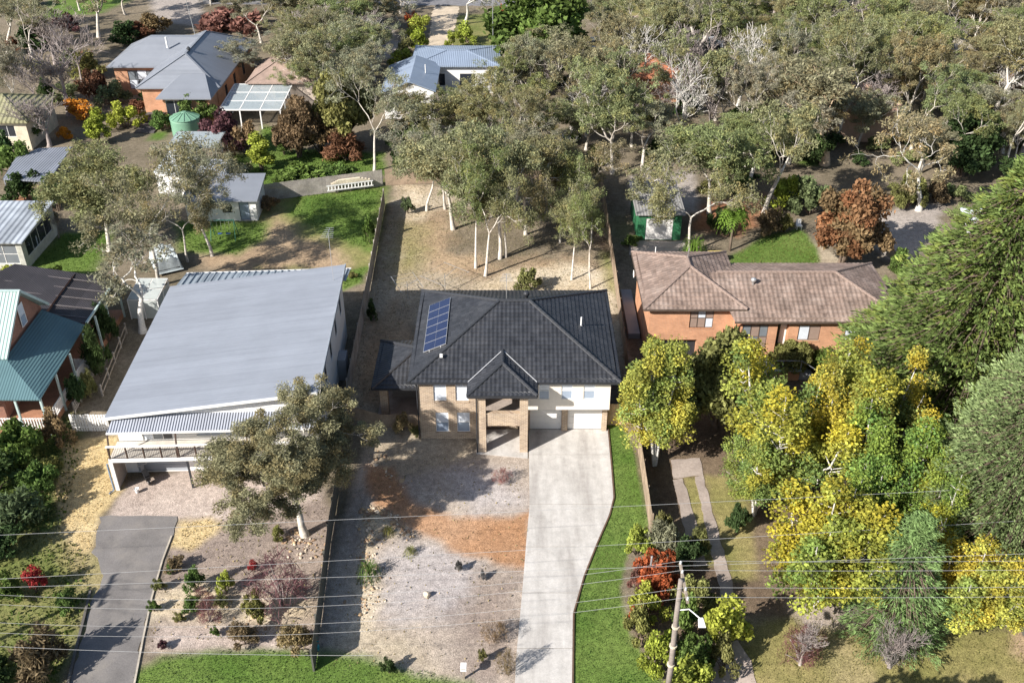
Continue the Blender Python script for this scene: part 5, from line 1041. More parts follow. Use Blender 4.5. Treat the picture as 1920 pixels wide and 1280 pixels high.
# ------------------------------------------------------------------ power pole, street light, wires
M_pole = mat('pole_timber', (.25, .215, .19), .9, .3, .8, 8); M_ins = mat('insulator', (.45, .46, .47), .4); M_wire = mat('wire_alu', (.34, .34, .34), .45, .05)
def power_pole(x, y, label, lamp):
    o = thing('power_pole', label, 'power pole', (x, y, 0), 0, None)
    MB().tube([(0, 0, -.2), (.05, 0, 3), (0, 0, 6.5), (-.02, 0, 9.3)], [.165, .15, .135, .115], 10).build('pole', M_pole, o, True, local=True)
    a = MB().box(-.06 + .14, -1.25, 9.02, .06 + .14, 1.25, 9.16).build('crossarm', M_timber, o, local=True)
    for yy in WY: MB().lathe([(.05, 9.16), (.075, 9.2), (.05, 9.26), (.07, 9.3), (.03, 9.36)], 8, (.14, yy)).build('insulator', M_ins, a, True, local=True)
    MB().bar((.1, -.6, 9.02), (.12, 0, 8.5), .05).build('brace', M_timber, a, local=True); MB().bar((.1, .6, 9.02), (.12, 0, 8.5), .05).build('brace', M_timber, a, local=True)
    for z in (3.2, 4.6, 6.0): MB().lathe([(.2, z), (.2, z + .09)], 10, (.02, 0)).build('band', mat('pole_band', (.62, .56, .42), .6), o, local=True)
    if lamp:
        MB().tube([(.05, 0, 7.2), (.5, -.25, 7.55), (.95, -.9, 7.6)], .03, 6).build('lamp_arm', M_white, o, local=True)
        m = MB(); m.hexa([(.78, -1.35, 7.5), (1.14, -1.35, 7.5), (1.1, -.85, 7.53), (.84, -.85, 7.53), (.82, -1.32, 7.64), (1.1, -1.32, 7.64), (1.06, -.87, 7.66), (.88, -.87, 7.66)]); m.build('lamp_head', M_white, o, local=True)
    return o
WY = (-1.15, -.55, .55, 1.15); PA, PB, PC = (8.05, 33.6), (-35.2, 33.0), (52, 34.6)
power_pole(*PA, 'weathered timber power pole with crossarm and white street light over the shrubs', True)
power_pole(*PB, 'timber power pole with crossarm standing outside the left of the asphalt drive', False)
power_pole(*PC, 'timber power pole with crossarm far along the verge past the yellow trees', False)
def wire(label, a, b, sag, r=.008, n=28, ins=True, group='power lines along the street'):
    a, b = Vector(a), Vector(b); m = MB(); pts = []
    for k in range(n + 1): t = k / n; p = a.lerp(b, t); pts.append(p - Z * sag * 4 * t * (1 - t))
    o = m.tube(pts, r, 5).build('power_line', M_wire); tag(o, label, 'wire', group)
for j, yy in enumerate(WY):
    wire('bare overhead wire strung from the pole crossarm above the front yards', (PA[0] + .14, PA[1] + yy, 9.36), (PB[0] + .14, PB[1] + yy, 8.9), 2.1)
    wire('bare overhead wire running from the pole crossarm over the yellow trees', (PA[0] + .14, PA[1] + yy, 9.36), (PC[0] + .14, PC[1] + yy, 9.36), .4, group='power lines over the yellow trees')
tp = lambda x, y, z: P(x, y, z)
wire('thin service wire crossing high over the asphalt drive towards the yellow trees', tp(-900, 1041, 7.5), tp(2900, 860, 7.5), .25, .009, group='thin service wires')
wire('thin service wire crossing high over the asphalt drive towards the yellow trees', tp(-900, 1131, 7.2), tp(2900, 913, 7.2), .3, .009, group='thin service wires')
wire('thin service wire crossing high over the asphalt drive towards the yellow trees', tp(-900, 1126, 7.0), tp(2900, 1000, 7.0), .25, .009, group='thin service wires')
wire('lowest thin cable over the verge turf near the asphalt drive', tp(-60, 1208, 6.0), tp(700, 1228, 6.0), .2, .009, group=None)
p = P(1214.7, 1105); o = thing('steel_post', 'bare galvanised steel post among the red and green shrubs', 'post', p); MB().tube([(0, 0, -.2), (.06, .1, 2.6)], .06, 8).build('post_shaft', M_alu, o, local=True); MB().lathe([(.075, 2.58), (.05, 2.66)], 8, (.06, .1)).build('post_cap', M_alu, o, local=True)
# ------------------------------------------------------------------ stones
def rockmesh(seed):
    rng = np.random.default_rng(seed); bm = bmesh.new(); bmesh.ops.create_icosphere(bm, subdivisions=2, radius=1); sc = rng.uniform(.7, 1.2, 3); sc[2] *= .7
    pl = rv(rng, 7)
    for v in bm.verts:
        c = np.array(v.co)
        for q in pl:
            d = c @ q
            if d > .68: c = c - q * (d - .68)
        v.co = c * sc
    me = bpy.data.meshes.new('stone'); bm.to_mesh(me); bm.free(); return me
M_rock = [mat('sandstone_pale', (.62, .52, .40), .9, .25, 3, 12, bump=.5), mat('sandstone_tan', (.48, .34, .20), .9, .25, 3, 12, bump=.5), mat('sandstone_brown', (.33, .22, .14), .9, .3, 3, 12, bump=.5)]
ROCKS = []
for k in range(9): q = rockmesh(900 + k); q.materials.append(M_rock[k % 3]); ROCKS.append(q)
def stones(label, line_px, n, spread, size, seed, pick=(0, 9)):
    w = [P(*q) for q in line_px]; r = random.Random(seed); o = thing('stone_border', label, 'stones', tuple(w[0])); L = [(b - a).length for a, b in zip(w, w[1:])]
    for k in range(n):
        t = r.random() * sum(L); i = 0
        while t > L[i] and i < len(L) - 1: t -= L[i]; i += 1
        p = w[i].lerp(w[i + 1], t / L[i]); s = size * r.choice((.5, .6, .7, .8, 1, 1, 1.5)) ; e = link('stone', ROCKS[r.randrange(*pick)], o)
        e.location = p + Vector((r.gauss(0, spread), r.gauss(0, spread), s * .12)) - w[0]; e.scale = (s, s * r.uniform(.7, 1.1), s * r.uniform(.6, 1)); e.rotation_euler = (r.uniform(-.3, .3), r.uniform(-.3, .3), r.uniform(0, 6.3))
stones('curved border of broken sandstone at the edge of the red soil', [(684, 960), (715, 955), (738, 975), (760, 1000), (775, 1003)], 130, .17, .13, 1, (0, 6))
stones('tumbled sandstone rubble along the foot of the dark metal fence', [(690, 950), (695, 1000), (685, 1050), (700, 1075), (690, 1130), (665, 1165)], 170, .42, .10, 2)
stones('loose sandstone rocks in the sandy corner under the front gum', [(530, 1000), (560, 1005), (580, 1040), (600, 1030)], 70, .42, .12, 3)
stones('sandstone chunks retaining the bank near the shaded red soil', [(690, 880), (705, 860), (712, 850), (735, 905), (760, 905)], 34, .22, .12, 4)
stones('scattered pebbles across the mulched slope left of the metal fence', [(330, 1130), (420, 1150), (520, 1165), (580, 1150)], 26, .5, .12, 8)
b = thing('boulder', 'single rounded sandstone boulder lying on grey mulch', 'boulder', P(801, 1117)); e = link('boulder_stone', ROCKS[0], b); e.scale = (.36, .3, .34); e.location = (0, 0, .16)
# ------------------------------------------------------------------ green garage with a hoop
a = P(1196, 450); gx0, gx1, gyf, gh = a.x - .1, a.x + 4.1, a.y, 2.75; M_gg = mat('garage_green', (.03, .15, .065), .7, .25, 1, 6, dirt=(.05, .12, .07))
ct = thing('green_garage', 'green garage with white roller door and basketball backboard behind the brown tiled roof', 'garage', ((gx0 + gx1) / 2, gyf, 0))
m = MB(); m.wall((gx0, gyf, 0), X, -Yv, gx1 - gx0, gh, [(.75, 3.4, 0, 2.3)]); m.wall((gx1, gyf, 0), Yv, X, 6.5, gh); m.wall((gx0, gyf + 6.5, 0), -Yv, -X, 6.5, gh); m.wall((gx1, gyf + 6.5, 0), -X, Yv, gx1 - gx0, gh); m.build('wall', M_gg, ct)
rd_ = MB().box(gx0 + .75, gyf + .08, 0, gx0 + 3.4, gyf + .12, 2.3).build('roller_door', M_door, ct)
for k in range(6): MB().box(gx0 + .78, gyf + .05, .03 + k * .38, gx0 + 3.37, gyf + .079, .03 + k * .38 + .36).build('door_slat', M_door, rd_)
MB().slab([(gx0 - .3, gyf - .3, gh + .1), (gx1 + .3, gyf - .3, gh + .1), (gx1 + .3, gyf + 6.9, gh + .5), (gx0 - .3, gyf + 6.9, gh + .5)], .1).build('roof', sheet_mat('garage_roof_grey', (.27, .265, .26), 0, .3, .6, .15, depth=.02), ct)
flat('garage_apron', [(1182, 452), (1285, 452), (1290, 478), (1180, 478)], mat('apron_concrete', (.40, .35, .31), .9, .2), wob=.1, seed=41)
hp = thing('basketball_hoop', 'white basketball backboard fixed above the white roller door', 'hoop', (gx0 + 2.3, gyf - .3, 0)); bb = MB().box(-.75, -.1, 2.65, .75, -.05, 3.65).build('backboard', M_white, hp, local=True)
m = MB()
for (x0_, z0_, x1_, z1_) in ((-.3, 2.85, .3, 2.9), (-.3, 3.26, .3, 3.31), (-.3, 2.9, -.25, 3.26), (.25, 2.9, .3, 3.26)): m.box(x0_, -.108, z0_, x1_, -.101, z1_)
m.build('target_square', M_char, bb, local=True); MB().bar((0, -.05, 2.9), (0, .45, 2.72), .08).build('bracket', M_grey, hp, local=True); MB().tube([(.23 * math.cos(t * .628), -.36 + .23 * math.sin(t * .628), 2.78) for t in range(11)], .015, 5).build('rim', mat('rim_orange', (.5, .1, .03), .5), hp, local=True)
# ------------------------------------------------------------------ yards: washing lines, ladders, furniture
def washing_line(label, px, py, h, sx, ang, clothes):
    p = P(px, py); o = thing('clothes_line', label, 'clothes line', p, ang); MB().tube([(0, 0, -.1), (0, 0, h)], .03, 8).build('post', M_alu, o, local=True)
    for s in (-1, 1): MB().bar((0, 0, h - .3), (s * sx, 0, h), .03).build('arm', M_alu, o, local=True); MB().bar((s * sx, -1.5, h), (s * sx, 1.5, h), .03).build('end_bar', M_alu, o, local=True)
    for k in range(5): y = -1.4 + k * .7; MB().bar((-sx, y, h), (sx, y, h), .014).build('line', M_alu, o, local=True)
    return o, p
washing_line('bare folding clothes line near the long paling fence', 765, 560, 1.7, 1.0, .4, 0)
washing_line('empty rotary clothes line behind the black tiled roof', 835, 545, 1.7, 1.6, .9, 0)
o, p = washing_line('clothes line hung with washing beside the sunroom', 30, 490, 2.0, 1.5, .5, 1)
Mcl = mat('laundry_white', (.72, .75, .85), .9, .1); rr_ = random.Random(3)
for k in range(6):
    g = MB(); w_ = rr_.uniform(.7, 1.1); h_ = rr_.uniform(.8, 1.3); c0 = Vector((p.x + .2 - k * .32 + .9, p.y + .5 - k * .45 + .6, 1.95)); d_ = Vector((math.cos(.5), math.sin(.5), 0)); nseg = 6
    top = [c0 + d_ * (w_ * j / nseg) for j in range(nseg + 1)]; bot = [t + Vector((0, .07 * math.sin(j * 1.9 + k), -h_ - .06 * math.sin(j * 1.3))) for j, t in enumerate(top)]
    for j in range(nseg): g.hexa([bot[j], bot[j + 1], bot[j + 1] + Yv * .012, bot[j] + Yv * .012, top[j], top[j + 1], top[j + 1] + Yv * .012, top[j] + Yv * .012])
    tag(g.build('hanging_cloth', Mcl), 'pale sheet hanging on the washing line by the sunroom', 'laundry', 'washing on the line')
# white planks and ladder against the fence
f0, f1 = P(547, 370.7), P(718, 349); dv = (f1 - f0).normalized(); fn_ = Vector((dv.y, -dv.x, 0)); t0, t1 = (P(613, 362).x - f0.x) / dv.x, (P(699, 352).x - f0.x) / dv.x; a, b = f0 + dv * t0 + fn_ * .45, f0 + dv * t1 + fn_ * .45
o = thing('ladder', 'white ladder on edge along the grey paling fence', 'ladder', (a.x, a.y, 0))
for z in (.45, .98): MB().bar(a + Z * z, b + Z * z, .07, .12).build('rail', M_white, o)
for k in range(14): t = (k + .5) / 14; p = a.lerp(b, t); MB().box(p.x - .05, p.y - .02, .5, p.x + .05, p.y + .02, .93).build('rung', M_white, o)
for k in range(4): pl = MB().bar(a + dv * (.5 + .25 * k) - fn_ * .16 + Z * (1.13 + .1 * k), b - dv * (.3 + .35 * k) - fn_ * .16 + Z * (1.13 + .1 * k), .3, .095).build('plank', mat('plank_cream', (.66, .58, .44), .8)); tag(pl, 'cream plank stacked above the white ladder at the paling fence', 'plank', 'stacked planks')
for k in range(3): tr = MB().box(*(a.lerp(b, .2 + .3 * k) - fn_ * .3 + Vector((-.06, -.06, 0))), *(a.lerp(b, .2 + .3 * k) - fn_ * .1 + Vector((.06, .06, 1.08)))).build('timber_stand', M_timber); tag(tr, 'rough timber stand holding the cream planks behind the ladder', 'stand', 'plank stands')
# trampoline-like net frame, play frame, tarp-covered trailer, pallet, mound
p = P(422, 446); o = thing('swing_frame', 'small dark green play frame on the lawn in front of the shed', 'play frame', p); Mg = mat('play_green', (.03, .12, .08), .5)
for s in (-1, 1):
    MB().bar((s * 1.2, -.7, 0), (s * 1.1, 0, 1.9), .06).build('leg', Mg, o, local=True); MB().bar((s * 1.2, .7, 0), (s * 1.1, 0, 1.9), .06).build('leg', Mg, o, local=True)
MB().bar((-1.15, 0, 1.92), (1.15, 0, 1.92), .07).build('top_bar', Mg, o, local=True)
for s in (-.4, .4): MB().bar((s - .2, 0, 1.9), (s - .2, 0, .5), .02).build('rope', M_alu, o, local=True); MB().bar((s + .2, 0, 1.9), (s + .2, 0, .5), .02).build('rope', M_alu, o, local=True); MB().box(s - .22, -.12, .46, s + .22, .12, .5).build('seat', mat('seat_blue', (.05, .12, .35), .5), o, local=True)
p = P(312, 498); o = thing('covered_trailer', 'trailer under a crumpled grey tarpaulin between gum trunks', 'trailer', p, .5)
bm = bmesh.new(); bmesh.ops.create_grid(bm, x_segments=16, y_segments=22, size=1); 
for v in bm.verts:
    x, y = v.co.x, v.co.y; e = max(abs(x), abs(y)); v.co.x = x * 1.1 * (1 + .1 * (e > .9)); v.co.y = y * 1.9; v.co.z = (1.6 - .25 * abs(x) - .15 * y * y + .1 * math.sin(x * 7 + y * 9) + .06 * math.sin(y * 19 - x * 5)) if e < .9 else .25
me = bpy.data.meshes.new('tarpaulin'); bm.to_mesh(me); bm.free(); me.materials.append(mat('tarp_grey', (.40, .44, .45), .45, .2, 2, 7)); link('tarpaulin', me, o); MB().box(-.95, -1.7, .2, .95, 1.7, .5).build('trailer_bed', M_char, o, local=True)
for s in (-1, 1): MB().tube([(s * .9, 0, .28), (s * 1.08, 0, .28)], .28, 14).build('wheel', M_char, o, local=True)
p = P(1497, 430); o = thing('garden_chair', 'white moulded garden chair on the lawn edge behind the brown roof', 'chair', p)
for sx_ in (-.22, .22):
    for sy_ in (-.22, .22): MB().bar((sx_, sy_, 0), (sx_ * .9, sy_ * .9, .44), .05).build('leg', M_white, o, local=True)
MB().box(-.26, -.26, .42, .26, .26, .47).build('seat', M_white, o, local=True); MB().bar((-.02, .25, .45), (0, .38, .95), .5, .04, (0, 1, 0)).build('backrest', M_white, o, local=True)
p = P(1341, 490); o = thing('timber_box', 'tall yellow painted planter wall beside the tree fern', 'planter', p); MB().box(-.7, -.3, 0, .7, .3, .9).build('planter_wall', mat('yellow_paint', (.62, .48, .16), .7), o, local=True); MB().box(-.74, -.34, .9, .74, .34, .96).build('coping', MATS['yellow_paint'], o, local=True)
p = P(262, 905); Mbk = mat('scooter_black', (.02, .02, .022), .35); o = thing('scooter', 'black scooter parked under the deck against the side wall', 'scooter', (p.x + .35, p.y + .35, 0), .6)
for yy in (-.6, .6): w = MB().tube([(-.06, yy, .27), (.06, yy, .27)], .27, 14).build('wheel', Mbk, o, local=True); MB().tube([(-.065, yy, .27), (.065, yy, .27)], .14, 10).build('hub', M_alu, w, local=True)
MB().hexa([(-.16, -.75, .4), (.16, -.75, .4), (.16, .15, .4), (-.16, .15, .4), (-.14, -.8, .72), (.14, -.8, .72), (.12, .1, .62), (-.12, .1, .62)]).build('body', Mbk, o, local=True); MB().box(-.17, -.7, .73, .17, 0, .83).build('seat', Mbk, o, local=True); MB().bar((0, .55, .3), (0, .35, 1.05), .22, .06, (0, 1, 0)).build('leg_shield', mat('scooter_grey', (.3, .3, .32), .4), o, local=True); MB().bar((-.32, .34, 1.05), (.32, .34, 1.05), .04).build('handlebar', M_alu, o, local=True); MB().box(-.15, .1, .22, .15, .45, .27).build('footboard', Mbk, o, local=True)
p = P(250, 918); o = thing('plant_pot', 'small white pot at the foot of the corner post', 'pot', (p.x + .35, p.y - .25, 0)); MB().lathe([(.1, 0), (.15, .28), (.17, .3), (.17, .34), (.12, .3)], 14).build('pot_body', M_white, o, local=True); MB().lathe([(.12, .27), (.02, .31)], 10).build('potting_soil', M_joint, o, local=True)
p = P(1262, 1165); o = thing('garden_tap', 'teal irrigation valve box at the lawn corner near the fence', 'valve'); o.location = P(594, 1216); INV[o] = Matrix.Translation(o.location).inverted(); Mt = mat('teal_plastic', (.03, .25, .27), .5); MB().lathe([(.16, 0), (.18, .25), (.1, .32)], 10).build('valve_body', Mt, o, local=True); MB().bar((0, 0, .3), (.05, .1, .85), .05).build('riser', Mt, o, local=True); MB().bar((-.12, 0, .55), (.16, .05, .6), .05).build('handle', Mt, o, local=True)
p = P(880, 1279); o = thing('letterbox', 'small white letterbox on a post beside the concrete driveway', 'letterbox', (-2.6, 35.3, 0)); MB().box(-.05, -.05, 0, .05, .05, .8).build('post', M_timber, o, local=True); MB().box(-.16, -.2, .8, .16, .2, 1.05).build('box', M_white, o, local=True); MB().box(-.12, -.206, .96, .12, -.201, .99).build('slot', M_char, o, local=True)
# garden steps by the far brick house
p = P(270, 250); o = thing('garden_steps', 'dark sleeper steps climbing to the grey roofed brick house', 'steps', (p.x, p.y, 0))
for k in range(7): MB().box(p.x - 1.2, p.y + k * 1.5, 0, p.x + 1.2, p.y + k * 1.5 + 1.48, .12 + .16 * k).build('step', mat('sleeper_dark', (.10, .09, .09), .9), o)
for k in range(2):
    p = P(1115 + k * 215, 92 - k * 4); o = thing('parked_car', ('white' if k == 0 else 'silver') + ' car glimpsed between the gum trees', 'car', p, .3 + k); Mc = mat('car_white' if k == 0 else 'car_silver', (.75, .76, .77) if k == 0 else (.45, .47, .5), .25, .03, spec=.6)
    MB().hexa([(-.85, -2.1, .3), (.85, -2.1, .3), (.85, 2.1, .3), (-.85, 2.1, .3), (-.8, -2.0, .85), (.8, -2.0, .85), (.8, 2.05, .9), (-.8, 2.05, .9)]).build('body', Mc, o, local=True); cb_ = MB().hexa([(-.76, -1.2, .87), (.76, -1.2, .87), (.76, 1.7, .89), (-.76, 1.7, .89), (-.6, -.5, 1.42), (.6, -.5, 1.42), (.6, 1.2, 1.42), (-.6, 1.2, 1.42)]).build('cabin', G_dark, o, local=True); MB().box(-.58, -.48, 1.421, .58, 1.18, 1.45).build('roof_panel', Mc, cb_, local=True)
    for sx_ in (-.84, .84):
        for yy in (-1.35, 1.3): MB().tube([(sx_ - .09, yy, .32), (sx_ + .09, yy, .32)], .32, 14).build('wheel', M_char, o, local=True)
# ------------------------------------------------------------------ plants, near to far
# gums singled out by where they stand: (variant, base px, base py, top py, width px, colour, label)
GUMS = [
 ('hero', 572, 1003, 778, 335, 'gum', 'broad gum tree in the mulched yard hiding half the front deck'),
 ('whitegum', 268, 622, 445, 190, 'gumgrey', 'pale forked gum tree leaning over the plastic greenhouse'),
 ('gum0', 300, 535, 262, 250, 'gum', 'tall spreading gum between the tarpaulin trailer and the carport roof'),
 ('gum2', 398, 480, 275, 170, 'gumgrey', 'slender gum with a straight pale trunk before the white shed'),
 ('gum3', 352, 490, 330, 130, 'gumbrown', 'thin leaning gum trunk beside the covered trailer'),
 ('gum1', 205, 470, 292, 200, 'gum', 'gum with white twisting limbs over the washing line lawn'),
 ('gum0', 910, 517, 290, 190, 'gum', 'gum with a thick forked white trunk nearest the black roof'),
 ('gum2', 892, 502, 270, 150, 'gumgreen', 'slim gum standing just behind the thick forked trunk'),
 ('gum1', 937, 485, 240, 170, 'gum', 'left of two close white gum trunks in the sandy yard'),
 ('gum3', 948, 482, 260, 150, 'gumbrown', 'right of two close white gum trunks in the sandy yard'),
 ('gum2', 1072, 524, 345, 120, 'gum', 'straight young gum beside the sunlit paling fence'),
 ('gum0', 1107, 541, 350, 130, 'gumgreen', 'curved young gum whose trunk bends near the roof corner'),
 ('gum3', 985, 440, 235, 180, 'gumgreen', 'gum rooted in the middle of the sandy back yard'),
 ('gum1', 850, 430, 230, 190, 'gum', 'multi-stemmed gum near the back corner of the sandy yard'),
 ('gum0', 835, 392, 222, 165, 'gumgreen', 'gum with low branches at the inner side of the brown back fence'),
 ('gum3', 905, 388, 215, 170, 'gum', 'broad gum shading the back fence middle'),
 ('gum2', 965, 398, 228, 160, 'gumgrey', 'ash-grey gum near the middle of the back fence'),
 ('gum1', 1035, 400, 232, 160, 'gum', 'gum in the shaded right half of the sandy yard'),
 ('gum0', 1095, 410, 250, 150, 'gumbrown', 'brownish gum near the corner of sunlit fence and back fence'),
 ('gum3', 1050, 455, 290, 120, 'gumgreen', 'young gum between the sandy yard middle and the sunlit fence'),
 ('gum2', 800, 395, 225, 150, 'gumgrey', 'gum growing over the brown back fence corner'),
 ('gum0', 702, 322, 112, 175, 'gumgrey', 'tall gum with thick white trunk on the lawn behind the planks'),
 ('goldgum', 1545, 308, 118, 190, 'gumbrown', 'gum with golden bare limbs spreading like a candelabra'),
 ('whitegum', 1722, 394, 195, 160, 'gumbrown', 'twisted white gum with a double bent trunk above the paved yard'),
 ('gum3', 1290, 475, 290, 190, 'gum', 'low forked gum leaning over the green garage'),
 ('whitegum', 1218, 440, 270, 160, 'gum', 'thick peeling gum at the left of the green garage'),
 ('gum1', 1330, 400, 210, 190, 'gumgreen', 'gum with crooked white branches beyond the tree fern'),
 ('whitegum', 1885, 215, 45, 150, 'gumbrown', 'old pale gum with a broken top before the teal roof'),
 ('gum2', 30, 235, 60, 110, 'gumgrey', 'crooked gum with curved grey trunk by the khaki roof'),
 ('fargum0', 68, 130, -40, 130, 'gumgrey', 'tall gum with straight grey trunk behind the khaki roofed house'),
 ('fargum3', 185, 70, -90, 130, 'gumgrey', 'dark leaning gum trunk behind the grey roofed brick house'),
 ('whitegum', 775, 58, -60, 90, 'gumgrey', 'stout white gum beside the gravel driveway entrance'),
 ('whitegum', 875, 45, -60, 90, 'gumgrey', 'white stemmed gum between gravel driveway and orange tree')]
for v, bx, by, ty, w, c_, lb in GUMS: plant(v, 'gum_tree', bx, by, ty, w, c_, lb, 'tree')
# the bush block: gums filling the back, kept off houses and clearings
CLR = [[(1140, 455), (1310, 470), (1310, 330), (1150, 340)], [(1365, 500), (1350, 420), (1460, 410), (1560, 470), (1570, 500)], [(1630, 520), (1630, 405), (1780, 370), (1790, 430)], [(745, 165), (745, 85), (960, 80), (960, 155)],
 [(780, 120), (790, 0), (960, 0), (960, 110)], [(1130, 60), (1150, -20), (1260, -20), (1250, 60)], [(740, 560), (750, 350), (1140, 350), (1150, 560)], [(440, 130), (190, 215), (190, 60), (440, 60)]]
CLR += [[(920, 150), (925, 30), (1110, 30), (1110, 150)], [(1500, 350), (1500, 296), (1600, 296), (1600, 350)], [(1140, 480), (1140, 380), (1310, 380), (1310, 480)]]
CLW = [[P(*q) for q in c_] for c_ in CLR]
def clear(x, y, m=0.0):
    return all(sdist(np.array([x]), np.array([y]), w)[0] < -m for w in CLW)
rb_ = random.Random(21); placed = []
LMK = [(-28, 129, 'the faded pinkish tiled roof'), (-8, 132, 'the slate-blue metal roof'), (41, 116, 'the salmon tiled roof'), (17.5, 130, 'the terracotta roof'), (55, 140, 'the large cream house'), (76, 134, 'the dark teal roof'), (14, 96, 'the green garage'), (-3, 108, 'the brown back fence'), (2, 146, 'the round-headed green tree'), (29, 99, 'the tree fern'), (37, 104, 'the golden-limbed gum'), (24, 160, 'the far pale fence'), (48, 100, 'the twisted white gum'), (30, 128, 'the parked cars among the trees'), (-20, 165, 'the far road'), (62, 108, 'the dark bush mass on the far right'), (8, 116, 'the leafless trees mid-bush'), (50, 165, 'the far roadside')]
TON = {'gum': 'olive-grey', 'gumbrown': 'brownish', 'gumgreen': 'greener', 'gumgrey': 'ash-grey', 'grey': 'pale', 'dark': 'dark green', 'green': 'mid green', 'olive': 'olive'}
def near(x, y): return min(LMK, key=lambda q: (q[0] - x) ** 2 + (q[1] - y) ** 2)[2]
cnt = 0
for iy in range(17):
    for ix in range(29):
        x = -34 + ix * 4.7 + (iy % 2) * 2.5 + rb_.uniform(-1.8, 1.8); y = 88 + iy * 5.4 + rb_.uniform(-1.8, 1.8); px, py = PX(x, y)
        if px < 560 or px > 2010 or py < -60 or py > 432: continue
        if px < 760 and py > 205: continue
        if py > 340 and px < 1150: continue
        if px > 1480 and py > 335: continue
        if not clear(x, y, 1.0): continue
        if 700 < px < 800 and py > 60 and py < 140: continue
        if rb_.random() < .06: continue
        h = rb_.choice((6, 7.5, 9, 10, 11.5, 13)) * rb_.uniform(.88, 1.1) * (1.0 if py > 60 else .8); h = min(h, 8.0) if px < 760 else h
        if 735 < px < 970 and 150 < py < 300: h = min(h, ztop(y, 158) * .97)
        if 700 < px < 970 and py <= 150: h = min(h, 5)
        if h < 2.2: continue
        nr = near(x, y); sz = 'tall' if h > 10 else ('short' if h < 8.2 else 'middling'); k = rb_.random()
        if k < .2: put('barewhite' if rb_.random() < .6 else 'bare1', 'leafless_tree', x, y, h * .85, 6, 'grey', f'{sz} leafless pale tree in the bush by {nr}', 'tree', f'leafless trees by {nr}')
        else:
            c_ = rb_.choice(('gum', 'gum', 'gumbrown', 'gumgreen', 'gumgreen', 'gumgrey')); w_ = rb_.uniform(6.2, 9.0); wd_ = 'wide-crowned' if w_ > 7.7 else 'narrow'
            put(f'fargum{rb_.randrange(6)}', 'gum_tree', x, y, h, w_, c_, f'{sz} {wd_} {TON[c_]} gum in the bush by {nr}', 'tree', f'gums by {nr}')
        cnt += 1
# understorey below them
for k in range(150):
    x = rb_.uniform(-18, 84); y = rb_.uniform(88, 170); px, py = PX(x, y)
    if px < 735 or px > 1960 or py > 420 or not clear(x, y, .3): continue
    if py > 345 and px < 1150: continue
    c_ = rb_.choice(('dark', 'green', 'olive', 'dark', 'gumgreen')); h = rb_.uniform(1.2, 3.0); nr = near(x, y)
    put(rb_.choice(('shrubA', 'shrubB', 'shrubC', 'shrubD')), 'understorey_shrub', x, y, h, rb_.uniform(2.4, 4.6), c_, f"{'tall' if h > 2.1 else 'low'} {TON[c_]} shrub under the gums by {nr}", 'shrub', f'understorey shrubs by {nr}')
# conifers at the right edge
plant('cypress', 'cypress_tree', 1795, 800, 290, 430, 'cypress', 'huge feathery green cypress overhanging the orange brick house', lim=(.5, 2.2))
plant('cedar', 'cedar_tree', 1880, 1070, 640, 330, 'cedar', 'rounded dense blue-green cedar in front of the huge cypress', lim=(.5, 2.2))
plant('weeping', 'weeping_conifer', 1668, 1178, 948, 170, 'weep', 'soft weeping green conifer between two yellow trees', lim=(.5, 1.9))
plant('cypress', 'cypress_tree', 1955, 640, 420, 170, 'cypress', 'second cypress half out of sight below the white house', lim=(.5, 2.2))
plant('redtip', 'hedge_tree', 1578, 492, 338, 140, 'brown', 'dome-shaped bush with reddish new leaves at the lawn edge', lim=(.5, 2.2))
# yellow autumn trees
for v, bx, by, ty, w, lb in (
 ('poplarA', 1228, 872, 640, 125, 'slim yellow-green poplar beside the black roofed house fence'), ('poplarB', 1470, 930, 650, 265, 'large yellow poplar with white forked trunks in the garden'),
 ('poplarB', 1590, 915, 652, 200, 'gold-tipped poplar against the orange brick wall'), ('poplarC', 1415, 965, 800, 110, 'shorter yellow poplar with orange flecks by the wheel tracks'),
 ('poplarD', 1520, 1130, 925, 225, 'wide yellow poplar whose low branches reach the dry verge'), ('poplarD', 1800, 1172, 1025, 170, 'bright yellow tree in front of the rounded cedar'),
 ('poplarA', 1893, 1165, 1040, 110, 'bright yellow tree at the far right beside the dark metal fence')):
    plant(v, 'poplar_tree', bx, by, ty, w, 'yellow', lb, lim=(.5, 2.0))
for v, bx, by, ty, w, lb in (('poplarC', 1620, 1010, 760, 150, 'still-green poplar standing left of the cypress'), ('poplarC', 1730, 1080, 860, 110, 'olive-green poplar touched with gold before the cedar'), ('poplarC', 1700, 880, 745, 130, 'slender green poplar in the cypress shadow')):
    plant(v, 'poplar_tree', bx, by, ty, w, 'yellowgreen', lb, lim=(.5, 2.0))
plant('bigbush', 'hedge_tree', 1345, 800, 632, 165, 'olive', 'dense olive bush against the brick house garage', lim=(.5, 2.2)); plant('shrubD', 'shrub', 1285, 760, 668, 60, 'pale', 'silvery twiggy shrub beside the dense olive bush', 'shrub')
plant('bigbush', 'shrub', 1480, 700, 640, 70, 'olive', 'rounded shrub below the brick house front window', 'shrub'); plant('shrubC', 'shrub', 1545, 690, 645, 60, 'green', 'green shrub at the foot of the porch steps', 'shrub')
